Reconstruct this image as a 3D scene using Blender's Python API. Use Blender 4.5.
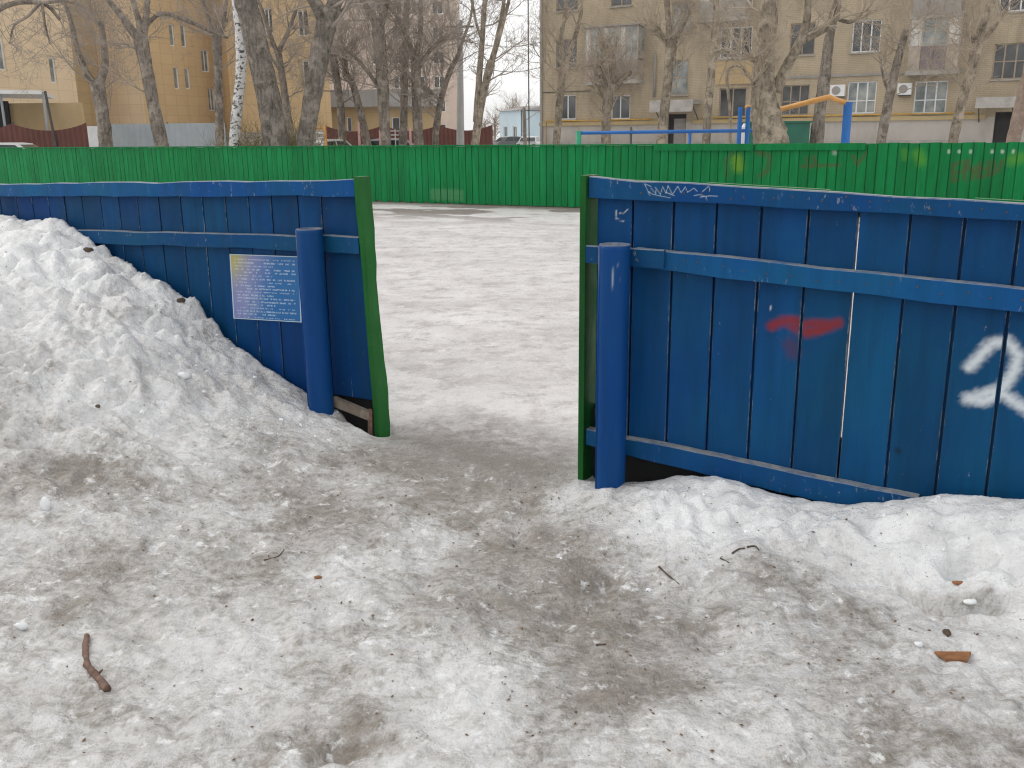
import bpy, math, random
import numpy as np
from mathutils import Matrix, Vector

random.seed(7)
RNG = np.random.default_rng(7)
S = bpy.context.scene
COL = S.collection
for o in list(bpy.data.objects):
    bpy.data.objects.remove(o)

# ------------------------------------------------------------------ camera
EYE = 1.5
FPX, PITCH, ROLL = 942.0, math.radians(14.75), math.radians(0.6)
cam = bpy.data.cameras.new('camera')
cam.sensor_width = 36.0
cam.lens = FPX / 1024 * 36.0
cam.clip_start, cam.clip_end = 0.05, 3000
co = bpy.data.objects.new('camera', cam)
COL.objects.link(co)
co.matrix_world = Matrix.Translation((0, 0, EYE)) @ Matrix.Rotation(math.pi / 2 - PITCH, 4, 'X') @ Matrix.Rotation(-ROLL, 4, 'Z')
S.camera = co

# ------------------------------------------------------------------ overcast sky
SUN_EL, SUN_AZ = math.radians(42), math.radians(-62)      # azimuth from +Y towards +X
w = bpy.data.worlds.new('World')
S.world = w
w.use_nodes = True
nt = w.node_tree
bg = nt.nodes['Background']
sky = nt.nodes.new('ShaderNodeTexSky')
sky.sky_type = 'NISHITA'
sky.sun_disc = False
sky.sun_elevation = SUN_EL
sky.sun_rotation = SUN_AZ
hs = nt.nodes.new('ShaderNodeHueSaturation')
hs.inputs['Saturation'].default_value = 0.35
tcw = nt.nodes.new('ShaderNodeTexCoord')
cn = nt.nodes.new('ShaderNodeTexNoise')
cn.inputs['Scale'].default_value = 2.2
cn.inputs['Detail'].default_value = 5
cr = nt.nodes.new('ShaderNodeMapRange')
cr.inputs['To Min'].default_value = 0.84
cr.inputs['To Max'].default_value = 0.96
mx = nt.nodes.new('ShaderNodeMix')
mx.data_type = 'RGBA'
nt.links.new(sky.outputs[0], hs.inputs['Color'])
nt.links.new(tcw.outputs['Generated'], cn.inputs['Vector'])
nt.links.new(cn.outputs['Fac'], cr.inputs['Value'])
nt.links.new(cr.outputs[0], mx.inputs['Factor'])
nt.links.new(hs.outputs[0], mx.inputs[6])
mx.inputs[7].default_value = (9.25, 9.2, 9.15, 1)           # the cloud sheet
nt.links.new(mx.outputs[2], bg.inputs['Color'])
bg.inputs['Strength'].default_value = 0.11

sl = bpy.data.lights.new('sun', 'SUN')
sl.energy = 0.9
sl.angle = math.radians(35)
sl.color = (1.0, 0.95, 0.89)
so = bpy.data.objects.new('sun', sl)
COL.objects.link(so)
sd = Vector((math.sin(SUN_AZ) * math.cos(SUN_EL), math.cos(SUN_AZ) * math.cos(SUN_EL), math.sin(SUN_EL)))
so.rotation_euler = sd.to_track_quat('Z', 'Y').to_euler()
so.location = (0, 0, 30)

S.view_settings.view_transform = 'Standard'
S.view_settings.look = 'None'
S.view_settings.exposure = 0.22
S.view_settings.gamma = 1.0
S.view_settings.use_curve_mapping = False
S.render.engine = 'CYCLES'
S.cycles.use_denoising = True
S.cycles.filter_width = 1.15
S.cycles.max_bounces = 6
S.cycles.transparent_max_bounces = 6

# ------------------------------------------------------------------ geometry helpers
def ray(px, py):
    dx, dy = px - 512.0, py - 384.0
    c, s = math.cos(ROLL), math.sin(ROLL)
    u, v = (dx * c - dy * s) / FPX, (dx * s + dy * c) / FPX
    c, s = math.cos(PITCH), math.sin(PITCH)
    return np.array([u, c - v * s, -s - v * c])

CAMP = np.array([0, 0, EYE])
U = np.array([math.cos(math.radians(30)), -0.5, 0])        # along the rink fences, to the right
N = np.array([0.5, math.cos(math.radians(30)), 0])         # across the rink, away from the camera

def on_plane(px, py, d):
    """pixel on the vertical plane N.P = d -> (u, z)"""
    r = ray(px, py)
    P = CAMP + r * (d / (N @ r))
    return float(U @ P), float(P[2])

def at_y(px, py, Y):
    r = ray(px, py)
    return CAMP + r * (Y / r[1])

def on_z(px, py, z=0.0):
    r = ray(px, py)
    return CAMP + r * ((z - EYE) / r[2])

def FP(u, d, z):
    return U * u + N * d + np.array([0, 0, z])

class MB:
    trig = {}

    def __init__(self):
        self.v, self.f, self.m = [], [], []

    def add(self, vs, fs, mat=0):
        b = len(self.v)
        self.v.extend([tuple(map(float, p)) for p in vs])
        for f in fs:
            self.f.append(tuple(b + i for i in f))
            self.m.append(mat)

    def hexa(self, p, mat=0):
        """8 points: bottom ring 0-3, top ring 4-7"""
        self.add(p, [(3, 2, 1, 0), (4, 5, 6, 7), (0, 1, 5, 4), (1, 2, 6, 5), (2, 3, 7, 6), (3, 0, 4, 7)], mat)

    def obox(self, o, a, b, c, mat=0):
        """corner o and three edge vectors"""
        o, a, b, c = map(np.asarray, (o, a, b, c))
        self.hexa([o, o + a, o + a + b, o + b, o + c, o + a + c, o + a + b + c, o + b + c], mat)

    def box(self, x0, x1, y0, y1, z0, z1, mat=0):
        self.obox((x0, y0, z0), (x1 - x0, 0, 0), (0, y1 - y0, 0), (0, 0, z1 - z0), mat)

    def fbox(self, u0, u1, d0, d1, z0, z1, mat=0):
        self.obox(FP(u0, d0, z0), U * (u1 - u0), N * (d1 - d0), np.array([0, 0, z1 - z0]), mat)

    def tube(self, pts, radii, sides=8, caps=True, mat=0, wob=0.0, rng=None):
        n = len(pts)
        b = len(self.v)
        pl_ = [[float(c) for c in p] for p in pts]
        ca = self.trig.get(sides)
        if ca is None:
            ca = self.trig[sides] = [(math.cos(2 * math.pi * k / sides), math.sin(2 * math.pi * k / sides)) for k in range(sides)]
        nx = None
        out = self.v
        for i in range(n):
            p0, p1 = pl_[max(i - 1, 0)], pl_[min(i + 1, n - 1)]
            tx, ty, tz = p1[0] - p0[0], p1[1] - p0[1], p1[2] - p0[2]
            L = math.sqrt(tx * tx + ty * ty + tz * tz) + 1e-9
            tx, ty, tz = tx / L, ty / L, tz / L
            if nx is None:
                nx = (0.0, tz, -ty) if abs(tx) < 0.8 else (-tz, 0.0, tx)
            q = nx[0] * tx + nx[1] * ty + nx[2] * tz
            ax, ay, az = nx[0] - tx * q, nx[1] - ty * q, nx[2] - tz * q
            L = math.sqrt(ax * ax + ay * ay + az * az) + 1e-9
            ax, ay, az = ax / L, ay / L, az / L
            nx = (ax, ay, az)
            bx, by, bz = ty * az - tz * ay, tz * ax - tx * az, tx * ay - ty * ax
            cx, cy, cz = pl_[i]
            r = float(radii[i])
            for c_, s_ in ca:
                rr = r * (1 + wob * rng.normal()) if wob else r
                out.append((cx + (ax * c_ + bx * s_) * rr, cy + (ay * c_ + by * s_) * rr, cz + (az * c_ + bz * s_) * rr))
        for i in range(n - 1):
            for k in range(sides):
                k2 = (k + 1) % sides
                self.f.append((b + i * sides + k, b + i * sides + k2, b + (i + 1) * sides + k2, b + (i + 1) * sides + k))
                self.m.append(mat)
        if caps and sides > 2:
            self.f.append(tuple(b + k for k in reversed(range(sides))))
            self.f.append(tuple(b + (n - 1) * sides + k for k in range(sides)))
            self.m += [mat, mat]

    def build(self, name, mats, parent=None, origin=None, smooth=False, attr=None):
        me = bpy.data.meshes.new(name)
        org = np.zeros(3)
        if parent is not None:
            org = np.array(parent['_o'])
        elif origin is not None:
            org = np.asarray(origin, float)
        vv = np.array(self.v, float) - org
        me.from_pydata(vv.tolist(), [], self.f)
        if not isinstance(mats, (list, tuple)):
            mats = [mats]
        for m in mats:
            me.materials.append(M[m])
        if len(mats) > 1:
            me.polygons.foreach_set('material_index', self.m)
        if smooth:
            me.polygons.foreach_set('use_smooth', [True] * len(me.polygons))
        if attr is not None:
            rgb, al = attr
            a1 = me.attributes.new('paint', 'FLOAT_COLOR', 'POINT')
            a1.data.foreach_set('color', np.c_[rgb, np.ones(len(rgb))].astype(np.float32).ravel())
            a2 = me.attributes.new('paint_amount', 'FLOAT', 'POINT')
            a2.data.foreach_set('value', np.asarray(al, np.float32))
        me.update()
        ob = bpy.data.objects.new(name, me)
        COL.objects.link(ob)
        if parent is not None:
            ob.parent = parent
        else:
            ob.location = org
        ob['_o'] = [float(x) for x in org]
        return ob

def thing(name, label, cat, origin, group=None):
    o = bpy.data.objects.new(name, None)
    o.empty_display_size = 0.2
    COL.objects.link(o)
    o.location = tuple(map(float, origin))
    o['_o'] = [float(x) for x in origin]
    return tag(o, label, cat, group)

def tag(o, label, cat, group=None):
    o['label'] = label
    o['category'] = cat
    if group:
        o['group'] = group
    return o

# ------------------------------------------------------------------ numpy noise
def _hash(ix, iy, seed):
    h = (ix.astype(np.int64) * 374761393 + iy.astype(np.int64) * 668265263 + seed * 1442695041) & 0xFFFFFFFF
    h = ((h ^ (h >> 13)) * 1274126177) & 0xFFFFFFFF
    h = h ^ (h >> 16)
    return (h & 0xFFFF) / 65535.0 * 2 * math.pi

def gnoise(x, y, seed=0):
    x = np.asarray(x, float); y = np.asarray(y, float)
    ix, iy = np.floor(x), np.floor(y)
    fx, fy = x - ix, y - iy
    def g(dx, dy):
        a = _hash(ix + dx, iy + dy, seed)
        return np.cos(a) * (fx - dx) + np.sin(a) * (fy - dy)
    sx = fx * fx * fx * (fx * (fx * 6 - 15) + 10)
    sy = fy * fy * fy * (fy * (fy * 6 - 15) + 10)
    a = g(0, 0) * (1 - sx) + g(1, 0) * sx
    b = g(0, 1) * (1 - sx) + g(1, 1) * sx
    return (a * (1 - sy) + b * sy) * 1.5

def fbm(x, y, octv, seed=0, gain=0.5):
    s, a, f = 0, 1.0, 1.0
    for i in range(octv):
        s = s + a * gnoise(x * f, y * f, seed + i * 17)
        a *= gain
        f *= 2.03
    return s

def sstep(a, b, x):
    t = np.clip((x - a) / (b - a), 0, 1)
    return t * t * (3 - 2 * t)

# ------------------------------------------------------------------ materials
M = {}

class NT:
    def __init__(self, name):
        m = bpy.data.materials.new(name)
        m.use_nodes = True
        self.m, self.t = m, m.node_tree
        self.p = self.t.nodes['Principled BSDF']
        self.pos = None
        M[name] = m

    def n(self, kind, **kw):
        nd = self.t.nodes.new('ShaderNode' + kind)
        for k, v in kw.items():
            setattr(nd, k, v)
        return nd

    def l(self, a, b):
        self.t.links.new(a, b)

    def coord(self, scale=(1, 1, 1)):
        if self.pos is None:
            self.pos = self.n('NewGeometry')
        mp = self.n('Mapping')
        mp.inputs['Scale'].default_value = scale
        self.l(self.pos.outputs['Position'], mp.inputs['Vector'])
        return mp.outputs[0]

    def noise(self, scale, detail=4, rough=0.55, vec=None, stretch=(1, 1, 1)):
        nd = self.n('TexNoise')
        nd.inputs['Scale'].default_value = scale
        nd.inputs['Detail'].default_value = detail
        nd.inputs['Roughness'].default_value = rough
        self.l(vec if vec is not None else self.coord(stretch), nd.inputs['Vector'])
        return nd.outputs['Fac']

    def rng(self, src, a, b, c=0.0, d=1.0):
        r = self.n('MapRange')
        r.inputs['From Min'].default_value = a
        r.inputs['From Max'].default_value = b
        r.inputs['To Min'].default_value = c
        r.inputs['To Max'].default_value = d
        self.l(src, r.inputs['Value'])
        return r.outputs[0]

    def math(self, op, a, b=None):
        nd = self.n('Math', operation=op)
        for i, x in enumerate((a, b)):
            if x is None:
                continue
            if isinstance(x, (int, float)):
                nd.inputs[i].default_value = x
            else:
                self.l(x, nd.inputs[i])
        return nd.outputs[0]

    def mix(self, f, a, b, mode='MIX'):
        nd = self.n('Mix', data_type='RGBA', blend_type=mode)
        for sock, x in ((nd.inputs['Factor'], f), (nd.inputs[6], a), (nd.inputs[7], b)):
            if isinstance(x, (int, float)):
                sock.default_value = x
            elif isinstance(x, tuple):
                sock.default_value = (*x, 1)
            else:
                self.l(x, sock)
        return nd.outputs[2]

    def bump(self, h, strength=0.3, dist=0.01):
        b = self.n('Bump')
        b.inputs['Strength'].default_value = strength
        b.inputs['Distance'].default_value = dist
        self.l(h, b.inputs['Height'])
        self.l(b.outputs[0], self.p.inputs['Normal'])

    def attr(self, name, out='Fac'):
        a = self.n('Attribute', attribute_name=name)
        return a.outputs[out]

    def upness(self):
        g = self.n('NewGeometry')
        s = self.n('SeparateXYZ')
        self.l(g.outputs['Normal'], s.inputs[0])
        return s.outputs['Z']

    def rand(self):
        return self.n('ObjectInfo').outputs['Random']

    def col(self, c):
        if isinstance(c, tuple):
            self.p.inputs['Base Color'].default_value = (*c, 1)
        else:
            self.l(c, self.p.inputs['Base Color'])

    def rough(self, r):
        if isinstance(r, (int, float)):
            self.p.inputs['Roughness'].default_value = r
        else:
            self.l(r, self.p.inputs['Roughness'])

def simple(name, c, rough=0.6, var=0.18, scale=6, metal=0.0, bump=0.0):
    t = NT(name)
    f = t.noise(scale, 5, 0.6)
    lo = tuple(x * (1 - var) for x in c)
    hi = tuple(min(1, x * (1 + var)) for x in c)
    t.col(t.mix(t.rng(f, 0.3, 0.7), lo, hi))
    t.rough(rough)
    t.p.inputs['Metallic'].default_value = metal
    if bump:
        t.bump(t.noise(scale * 5, 4), bump)
    return t

def paint(name, base, alt, bare, teal_scale=1.2, wear=0.66, rough=0.42, grime=0.35, vary=0.18):
    """old oil paint on wood: hue drift, streaks, chips, bare dusty upper edges"""
    t = NT(name)
    big = t.noise(teal_scale, 4, 0.6)
    c = t.mix(t.rng(big, 0.36, 0.66), base, alt)
    rv = t.rng(t.rand(), 0, 1, 1 - vary, 1 + vary)
    hsv = t.n('HueSaturation')
    t.l(rv, hsv.inputs['Value'])
    t.l(c, hsv.inputs['Color'])
    c = hsv.outputs[0]
    streak = t.noise(14, 5, 0.65, stretch=(1, 1, 0.10))
    c = t.mix(t.rng(streak, 0.40, 0.66, 0, grime), c, tuple(x * 0.42 + 0.002 for x in alt))
    fade = t.noise(5, 6, 0.7, stretch=(1, 1, 0.35))
    c = t.mix(t.rng(fade, 0.52, 0.85, 0, 0.30), c, tuple(x * 1.1 + 0.012 for x in alt))
    t.p.inputs['Specular IOR Level'].default_value = 0.12
    # chips and scratches
    chip = t.noise(46, 4, 0.7, stretch=(1, 1, 0.45))
    where = t.noise(3.1, 3, 0.6)
    ch = t.math('MULTIPLY', t.rng(chip, wear, wear + 0.05), t.rng(where, 0.42, 0.62))
    c = t.mix(t.math('MULTIPLY', ch, 0.55), c, bare)
    # dusty, bleached upward faces
    up = t.rng(t.upness(), 0.5, 0.85)
    dust = t.rng(t.noise(18, 5, 0.7), 0.30, 0.60, 0.25, 1.0)
    c = t.mix(t.math('MULTIPLY', up, dust), c, tuple(x * 0.9 for x in bare))
    # spray paint and scribbles carried by the boards themselves
    pa = t.attr('paint_amount')
    c = t.mix(pa, c, t.attr('paint', 'Color'))
    t.col(c)
    t.rough(t.rng(t.noise(9, 4), 0.3, 0.7, rough - 0.08, rough + 0.2))
    grain = t.noise(60, 4, 0.6, stretch=(1, 1, 0.06))
    t.bump(t.math('ADD', grain, t.math('MULTIPLY', chip, 0.5)), 0.22, 0.004)
    return t

BLUE, TEAL = (0.0022, 0.043, 0.185), (0.0040, 0.074, 0.180)
BARE = (0.36, 0.36, 0.34)
paint('blue_paint', BLUE, TEAL, BARE, 0.9, wear=0.69, grime=0.5)
paint('blue_rail_paint', (0.0032, 0.058, 0.220), (0.007, 0.094, 0.200), BARE, 1.3, wear=0.62)
paint('blue_post_paint', (0.003, 0.046, 0.215), (0.005, 0.062, 0.200), BARE, 0.8, wear=0.70, rough=0.36, grime=0.3)
paint('green_paint', (0.0035, 0.205, 0.052), (0.0060, 0.245, 0.072), (0.22, 0.27, 0.18), 0.5, wear=0.68, grime=0.6, vary=0.13)
paint('green_jamb_paint', (0.008, 0.105, 0.018), (0.018, 0.130, 0.026), (0.24, 0.24, 0.15), 3.0, wear=0.66, grime=0.6)

paint('worn_blue_edge', (0.004, 0.04, 0.15), (0.05, 0.10, 0.16), BARE, 6.0, wear=0.50)
paint('worn_green_edge', (0.004, 0.10, 0.03), (0.01, 0.12, 0.04), (0.16, 0.20, 0.12), 6.0, wear=0.62)
# snow --------------------------------------------------------------------
t = NT('dirty_snow')
dirt = t.attr('dirt')
ice = t.attr('ice')
n1 = t.noise(2.3, 5, 0.62)
n2 = t.noise(8.5, 6, 0.66)
n3 = t.noise(34, 6, 0.70)
n4 = t.noise(130, 4, 0.7)
soil = t.math('ADD', t.math('MULTIPLY', n1, 0.50), t.math('ADD', t.math('MULTIPLY', n2, 0.50), t.math('ADD', t.math('MULTIPLY', n3, 0.32), t.math('MULTIPLY', n4, 0.10))))
soil = t.math('ADD', t.math('SUBTRACT', soil, 0.672), t.math('MULTIPLY', dirt, 0.25))
d1 = t.rng(soil, -0.09, 0.24)
clean = t.mix(t.rng(n2, 0.38, 0.60), (0.70, 0.705, 0.71), (0.87, 0.88, 0.885))
grime = t.mix(t.rng(t.noise(27, 8, 0.85), 0.40, 0.60), (0.215, 0.19, 0.168), (0.455, 0.428, 0.405))
c = t.mix(d1, clean, grime)
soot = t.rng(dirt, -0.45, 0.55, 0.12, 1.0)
brown = t.noise(3.7, 4, 0.6)
c = t.mix(t.math('MULTIPLY', t.rng(soil, 0.05, 0.20), t.rng(brown, 0.42, 0.60, 0, 0.5)), c, (0.16, 0.135, 0.10))
# thin streaks of soot left by the thaw
stk = t.noise(15, 7, 0.78, stretch=(0.5, 1.5, 1))
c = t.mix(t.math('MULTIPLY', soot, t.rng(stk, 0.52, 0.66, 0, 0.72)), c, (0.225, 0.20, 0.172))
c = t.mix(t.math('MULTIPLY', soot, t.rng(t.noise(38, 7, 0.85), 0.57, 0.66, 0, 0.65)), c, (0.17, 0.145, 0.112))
# clean refrozen crumbs
c = t.mix(t.rng(t.noise(13, 6, 0.72), 0.57, 0.66, 0, 0.75), c, (0.86, 0.87, 0.88))
# grey crumbs of grit
vo = t.n('TexVoronoi')
vo.inputs['Scale'].default_value = 95
t.l(t.coord(), vo.inputs['Vector'])
grit = t.math('MULTIPLY', t.rng(vo.outputs['Distance'], 0.10, 0.22, 1, 0), t.rng(t.noise(11, 4, 0.7), 0.52, 0.66))
c = t.mix(t.math('MULTIPLY', grit, 0.8), c, (0.11, 0.09, 0.07))
# trodden ice of the rink
icec = t.mix(t.rng(t.noise(0.9, 6, 0.65, stretch=(0.8, 1.2, 1)), 0.32, 0.70), (0.79, 0.76, 0.765), (0.53, 0.50, 0.505))
icec = t.mix(t.rng(t.noise(5, 6, 0.72, stretch=(0.7, 1.3, 1)), 0.50, 0.72, 0, 0.6), icec, (0.70, 0.675, 0.675))
icec = t.mix(t.rng(t.noise(3.2, 8, 0.82), 0.48, 0.62, 0, 0.75), icec, (0.37, 0.335, 0.33))
icec = t.mix(t.rng(t.noise(4.6, 8, 0.85), 0.56, 0.64, 0, 0.85), icec, (0.84, 0.82, 0.82))
icec = t.mix(t.attr('thaw'), icec, t.mix(t.rng(n2, 0.3, 0.7), (0.085, 0.068, 0.055), (0.22, 0.19, 0.165)))
c = t.mix(ice, c, icec)
# bare wet threshold of the gateway
c = t.mix(t.math('MULTIPLY', t.attr('wet'), t.rng(t.noise(11, 8, 0.8), 0.36, 0.60, 0.30, 1)), c, (0.20, 0.18, 0.165))
t.col(c)
rr_ = t.n('Mix', data_type='FLOAT')
t.l(ice, rr_.inputs[0]); t.l(t.rng(n3, 0.3, 0.7, 0.18, 0.50), rr_.inputs[2]); t.l(t.rng(n2, 0.3, 0.7, 0.22, 0.55), rr_.inputs[3])
ra_ = t.n('Mix', data_type='FLOAT')
t.l(t.attr('thaw'), ra_.inputs[0]); t.l(rr_.outputs[0], ra_.inputs[2]); ra_.inputs[3].default_value = 0.95
t.rough(ra_.outputs[0])
t.p.inputs['Specular IOR Level'].default_value = 0.5
t.p.inputs['Subsurface Weight'].default_value = 0.12
t.p.inputs['Subsurface Radius'].default_value = (0.025, 0.02, 0.018)
t.p.inputs['Subsurface Scale'].default_value = 1.0
hh = t.math('ADD', t.math('MULTIPLY', n2, 2.2), t.math('ADD', t.math('MULTIPLY', n3, 0.8), t.math('MULTIPLY', n4, 0.3)))
t.bump(hh, 0.75, 0.015)

simple('ice_chunk', (0.80, 0.82, 0.83), 0.35, 0.12, 40, bump=0.3)
simple('twig_bark', (0.085, 0.060, 0.045), 0.8, 0.4, 60, bump=0.4)
simple('stick_bark', (0.16, 0.095, 0.07), 0.75, 0.5, 45, bump=0.5)
simple('orange_wood', (0.24, 0.105, 0.04), 0.6, 0.35, 50)
simple('brown_chip', (0.085, 0.06, 0.04), 0.8, 0.4, 60)
simple('leaf_litter', (0.15, 0.095, 0.05), 0.8, 0.5, 9)
simple('grey_wood', (0.20, 0.165, 0.13), 0.85, 0.35, 25, bump=0.4)
simple('gap_shade', (0.010, 0.010, 0.011), 0.9, 0.3, 10)  # near-black colour standing in for shade behind the fence gaps

def bark(name, c, c2, scale=9):
    t = NT(name)
    f = t.noise(scale * 1.6, 6, 0.75, stretch=(1, 1, 0.22))
    g = t.noise(2.6, 5, 0.7)
    col = t.mix(t.rng(f, 0.38, 0.62), c, c2)
    col = t.mix(t.rng(g, 0.48, 0.62, 0, 0.75), col, tuple(x * 1.5 for x in c2))
    col = t.mix(t.rng(t.noise(5.5, 5, 0.7), 0.54, 0.66, 0, 0.75), col, tuple(x * 0.55 for x in c))
    t.col(col)
    t.rough(0.95)
    t.p.inputs['Specular IOR Level'].default_value = 0.15
    t.bump(f, 1.0, 0.08)

bark('bark_grey', (0.165, 0.14, 0.116), (0.34, 0.295, 0.25))
bark('bark_dark', (0.13, 0.112, 0.094), (0.29, 0.255, 0.22))
bark('bark_tan', (0.20, 0.163, 0.124), (0.42, 0.355, 0.275))
simple('bark_red', (0.26, 0.19, 0.15), 0.85, 0.3, 8)
simple('twig_tan', (0.38, 0.315, 0.245), 0.9, 0.25, 2)
simple('twig_grey', (0.34, 0.29, 0.245), 0.9, 0.25, 2)
t = NT('bark_birch')
f = t.noise(7.5, 5, 0.8, stretch=(0.8, 0.8, 1.3))
t.col(t.mix(t.rng(f, 0.51, 0.57), (0.74, 0.73, 0.72), (0.07, 0.06, 0.055)))
t.rough(0.7)

def facade(name, c, c2, brick=True, scale=1.0, dirtc=None, stain=0.35):
    t = NT(name)
    big = t.noise(0.35, 6, 0.65)
    col = t.mix(t.rng(big, 0.35, 0.68), c, c2)
    if stain:
        st = t.noise(1.3, 6, 0.7, stretch=(1, 1, 0.22))
        col = t.mix(t.rng(st, 0.48, 0.78, 0, stain), col, dirtc or tuple(x * 0.5 for x in c))
    if brick:
        bt = t.n('TexBrick')
        # bricks run along the wall: project position on the wall direction
        dp = t.n('VectorMath', operation='DOT_PRODUCT')
        g = t.n('NewGeometry')
        t.l(g.outputs['Position'], dp.inputs[0])
        dp.inputs[1].default_value = (0.94, 0.34, 0) if brick == 'left' else tuple(U)
        sp = t.n('SeparateXYZ')
        t.l(g.outputs['Position'], sp.inputs[0])
        cb = t.n('CombineXYZ')
        t.l(dp.outputs['Value'], cb.inputs[0])
        t.l(sp.outputs['Z'], cb.inputs[1])
        t.l(cb.outputs[0], bt.inputs['Vector'])
        bt.inputs['Scale'].default_value = scale
        bt.inputs['Mortar Size'].default_value = 0.014
        bt.offset = 0.0 if brick == 'left' else 0.5
        bt.inputs['Brick Width'].default_value = 0.66 if brick == 'left' else 0.26
        bt.inputs['Row Height'].default_value = 0.58 if brick == 'left' else 0.085
        bt.inputs['Color1'].default_value = (1, 1, 1, 1)
        bt.inputs['Color2'].default_value = (0.93, 0.93, 0.92, 1)
        bt.inputs['Mortar'].default_value = (0.80, 0.79, 0.76, 1)
        col = t.mix(1.0, col, bt.outputs['Color'], 'MULTIPLY')
    t.col(col)
    t.rough(0.88)
    return t

facade('tan_brick', (0.41, 0.335, 0.235), (0.52, 0.43, 0.31), 'right', stain=0.62)
facade('tan_plaster', (0.42, 0.32, 0.16), (0.50, 0.39, 0.22), False)
facade('plinth_grey', (0.40, 0.37, 0.33), (0.52, 0.48, 0.44), False, stain=0.5)
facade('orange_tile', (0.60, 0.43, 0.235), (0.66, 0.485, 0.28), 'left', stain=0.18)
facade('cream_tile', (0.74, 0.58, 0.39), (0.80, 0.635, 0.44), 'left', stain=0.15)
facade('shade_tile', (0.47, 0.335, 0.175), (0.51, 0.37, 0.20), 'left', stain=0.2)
facade('pale_highrise', (0.56, 0.44, 0.36), (0.62, 0.50, 0.41), False, stain=0.2)
facade('blue_house_wall', (0.50, 0.62, 0.68), (0.58, 0.70, 0.75), False, stain=0.2)
facade('far_tan_wall', (0.50, 0.36, 0.19), (0.55, 0.41, 0.23), False)
facade('grey_fascia', (0.34, 0.33, 0.32), (0.42, 0.41, 0.40), False)
simple('concrete', (0.36, 0.34, 0.31), 0.85, 0.2, 3, bump=0.2)
simple('balcony_metal', (0.29, 0.27, 0.25), 0.6, 0.15, 2)
simple('balcony_panel', (0.38, 0.32, 0.26), 0.7, 0.2, 2)
simple('balcony_purple', (0.19, 0.155, 0.155), 0.6, 0.15, 2)
simple('white_frame', (0.74, 0.74, 0.73), 0.45, 0.08, 3)
simple('brown_frame', (0.33, 0.26, 0.19), 0.6, 0.2, 3)
simple('curtain', (0.52, 0.50, 0.46), 0.8, 0.3, 3)
simple('dark_opening', (0.022, 0.020, 0.020), 0.8, 0.3, 3)
simple('grey_metal', (0.36, 0.40, 0.43), 0.5, 0.12, 0.8)
simple('brown_metal', (0.125, 0.035, 0.022), 0.5, 0.2, 0.8)
simple('dark_metal', (0.07, 0.065, 0.06), 0.5, 0.2, 3)
simple('gas_yellow', (0.55, 0.32, 0.05), 0.5, 0.2, 3)
simple('play_blue', (0.012, 0.14, 0.46), 0.45, 0.15, 4)
simple('play_orange', (0.66, 0.33, 0.09), 0.45, 0.15, 4)
simple('play_green', (0.02, 0.30, 0.16), 0.45, 0.2, 4)
simple('play_teal', (0.015, 0.135, 0.085), 0.5, 0.2, 2)
simple('play_pink', (0.55, 0.32, 0.30), 0.6, 0.2, 3)
simple('play_white', (0.72, 0.72, 0.72), 0.5, 0.1, 3)
simple('sign_yellow', (0.65, 0.45, 0.05), 0.5, 0.1, 3)
simple('lamp_concrete', (0.38, 0.37, 0.355), 0.85, 0.12, 2)
simple('car_white', (0.74, 0.74, 0.74), 0.22, 0.03, 2)
simple('car_silver', (0.50, 0.50, 0.52), 0.22, 0.03, 2)
simple('car_dark', (0.10, 0.10, 0.11), 0.22, 0.05, 2)
simple('tyre', (0.025, 0.025, 0.025), 0.85, 0.2, 10)
simple('car_lamp', (0.7, 0.68, 0.64), 0.15, 0.05, 3)
simple('dry_bush', (0.20, 0.165, 0.07), 0.9, 0.4, 3)
simple('steel', (0.45, 0.45, 0.45), 0.35, 0.1, 5, metal=0.8)
t = NT('window_glass')
t.col(t.mix(t.rng(t.noise(0.9, 3), 0.35, 0.65), (0.030, 0.034, 0.036), (0.11, 0.115, 0.115)))
t.rough(0.08)
t.p.inputs['Specular IOR Level'].default_value = 0.6
t = NT('window_glass_pale')
t.col(t.mix(t.rng(t.noise(1.4, 3), 0.35, 0.65), (0.14, 0.17, 0.17), (0.38, 0.39, 0.37)))
t.rough(0.12)
t = NT('car_glass')
t.col((0.02, 0.03, 0.03))
t.rough(0.05)
t = NT('sign_print')
t.col(t.attr('paint', 'Color'))
t.rough(0.3)

# ------------------------------------------------------------------ terrain
D_R, D_L, D_G = 3.645, 3.784, 18.36                       # right panel, left panel, far fence (front of boards)
UR0 = float(U @ on_z(584, 477))                           # left end of the right panel
UL1 = float(U @ on_z(384, 431))                           # right end of the left panel

# where the snow meets the fences
_l = [on_plane(x, y, D_L - 0.06) for x, y in [(-60, 212), (0, 214), (35, 217), (60, 222), (85, 236), (110, 254), (150, 276), (190, 302), (225, 335), (260, 364), (300, 388), (330, 409), (385, 434)]]
_l = [(-13.0, 1.15), (-9.0, 1.10)] + _l
LX, LZ = np.array([a for a, b in _l]), np.array([b for a, b in _l])
LX = np.append(LX, [UL1 + 0.25, UL1 + 0.6]); LZ = np.append(LZ, [0.0, 0.0])
_r = [on_plane(x, y, D_R - 0.10) for x, y in [(640, 484), (665, 481), (690, 477), (715, 478), (740, 486), (770, 494), (800, 500), (835, 505), (880, 506), (920, 502), (940, 498), (980, 500), (1024, 502)]]
RX, RZ = np.array([a for a, b in _r]), np.array([b for a, b in _r])
RX = np.insert(RX, 0, [UR0 - 0.15, UR0 + 0.12]); RZ = np.insert(RZ, 0, [0.0, 0.015])
RX = np.append(RX, [3.0, 6.0]); RZ = np.append(RZ, [RZ[-1] + 0.02, 0.15])

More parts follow.
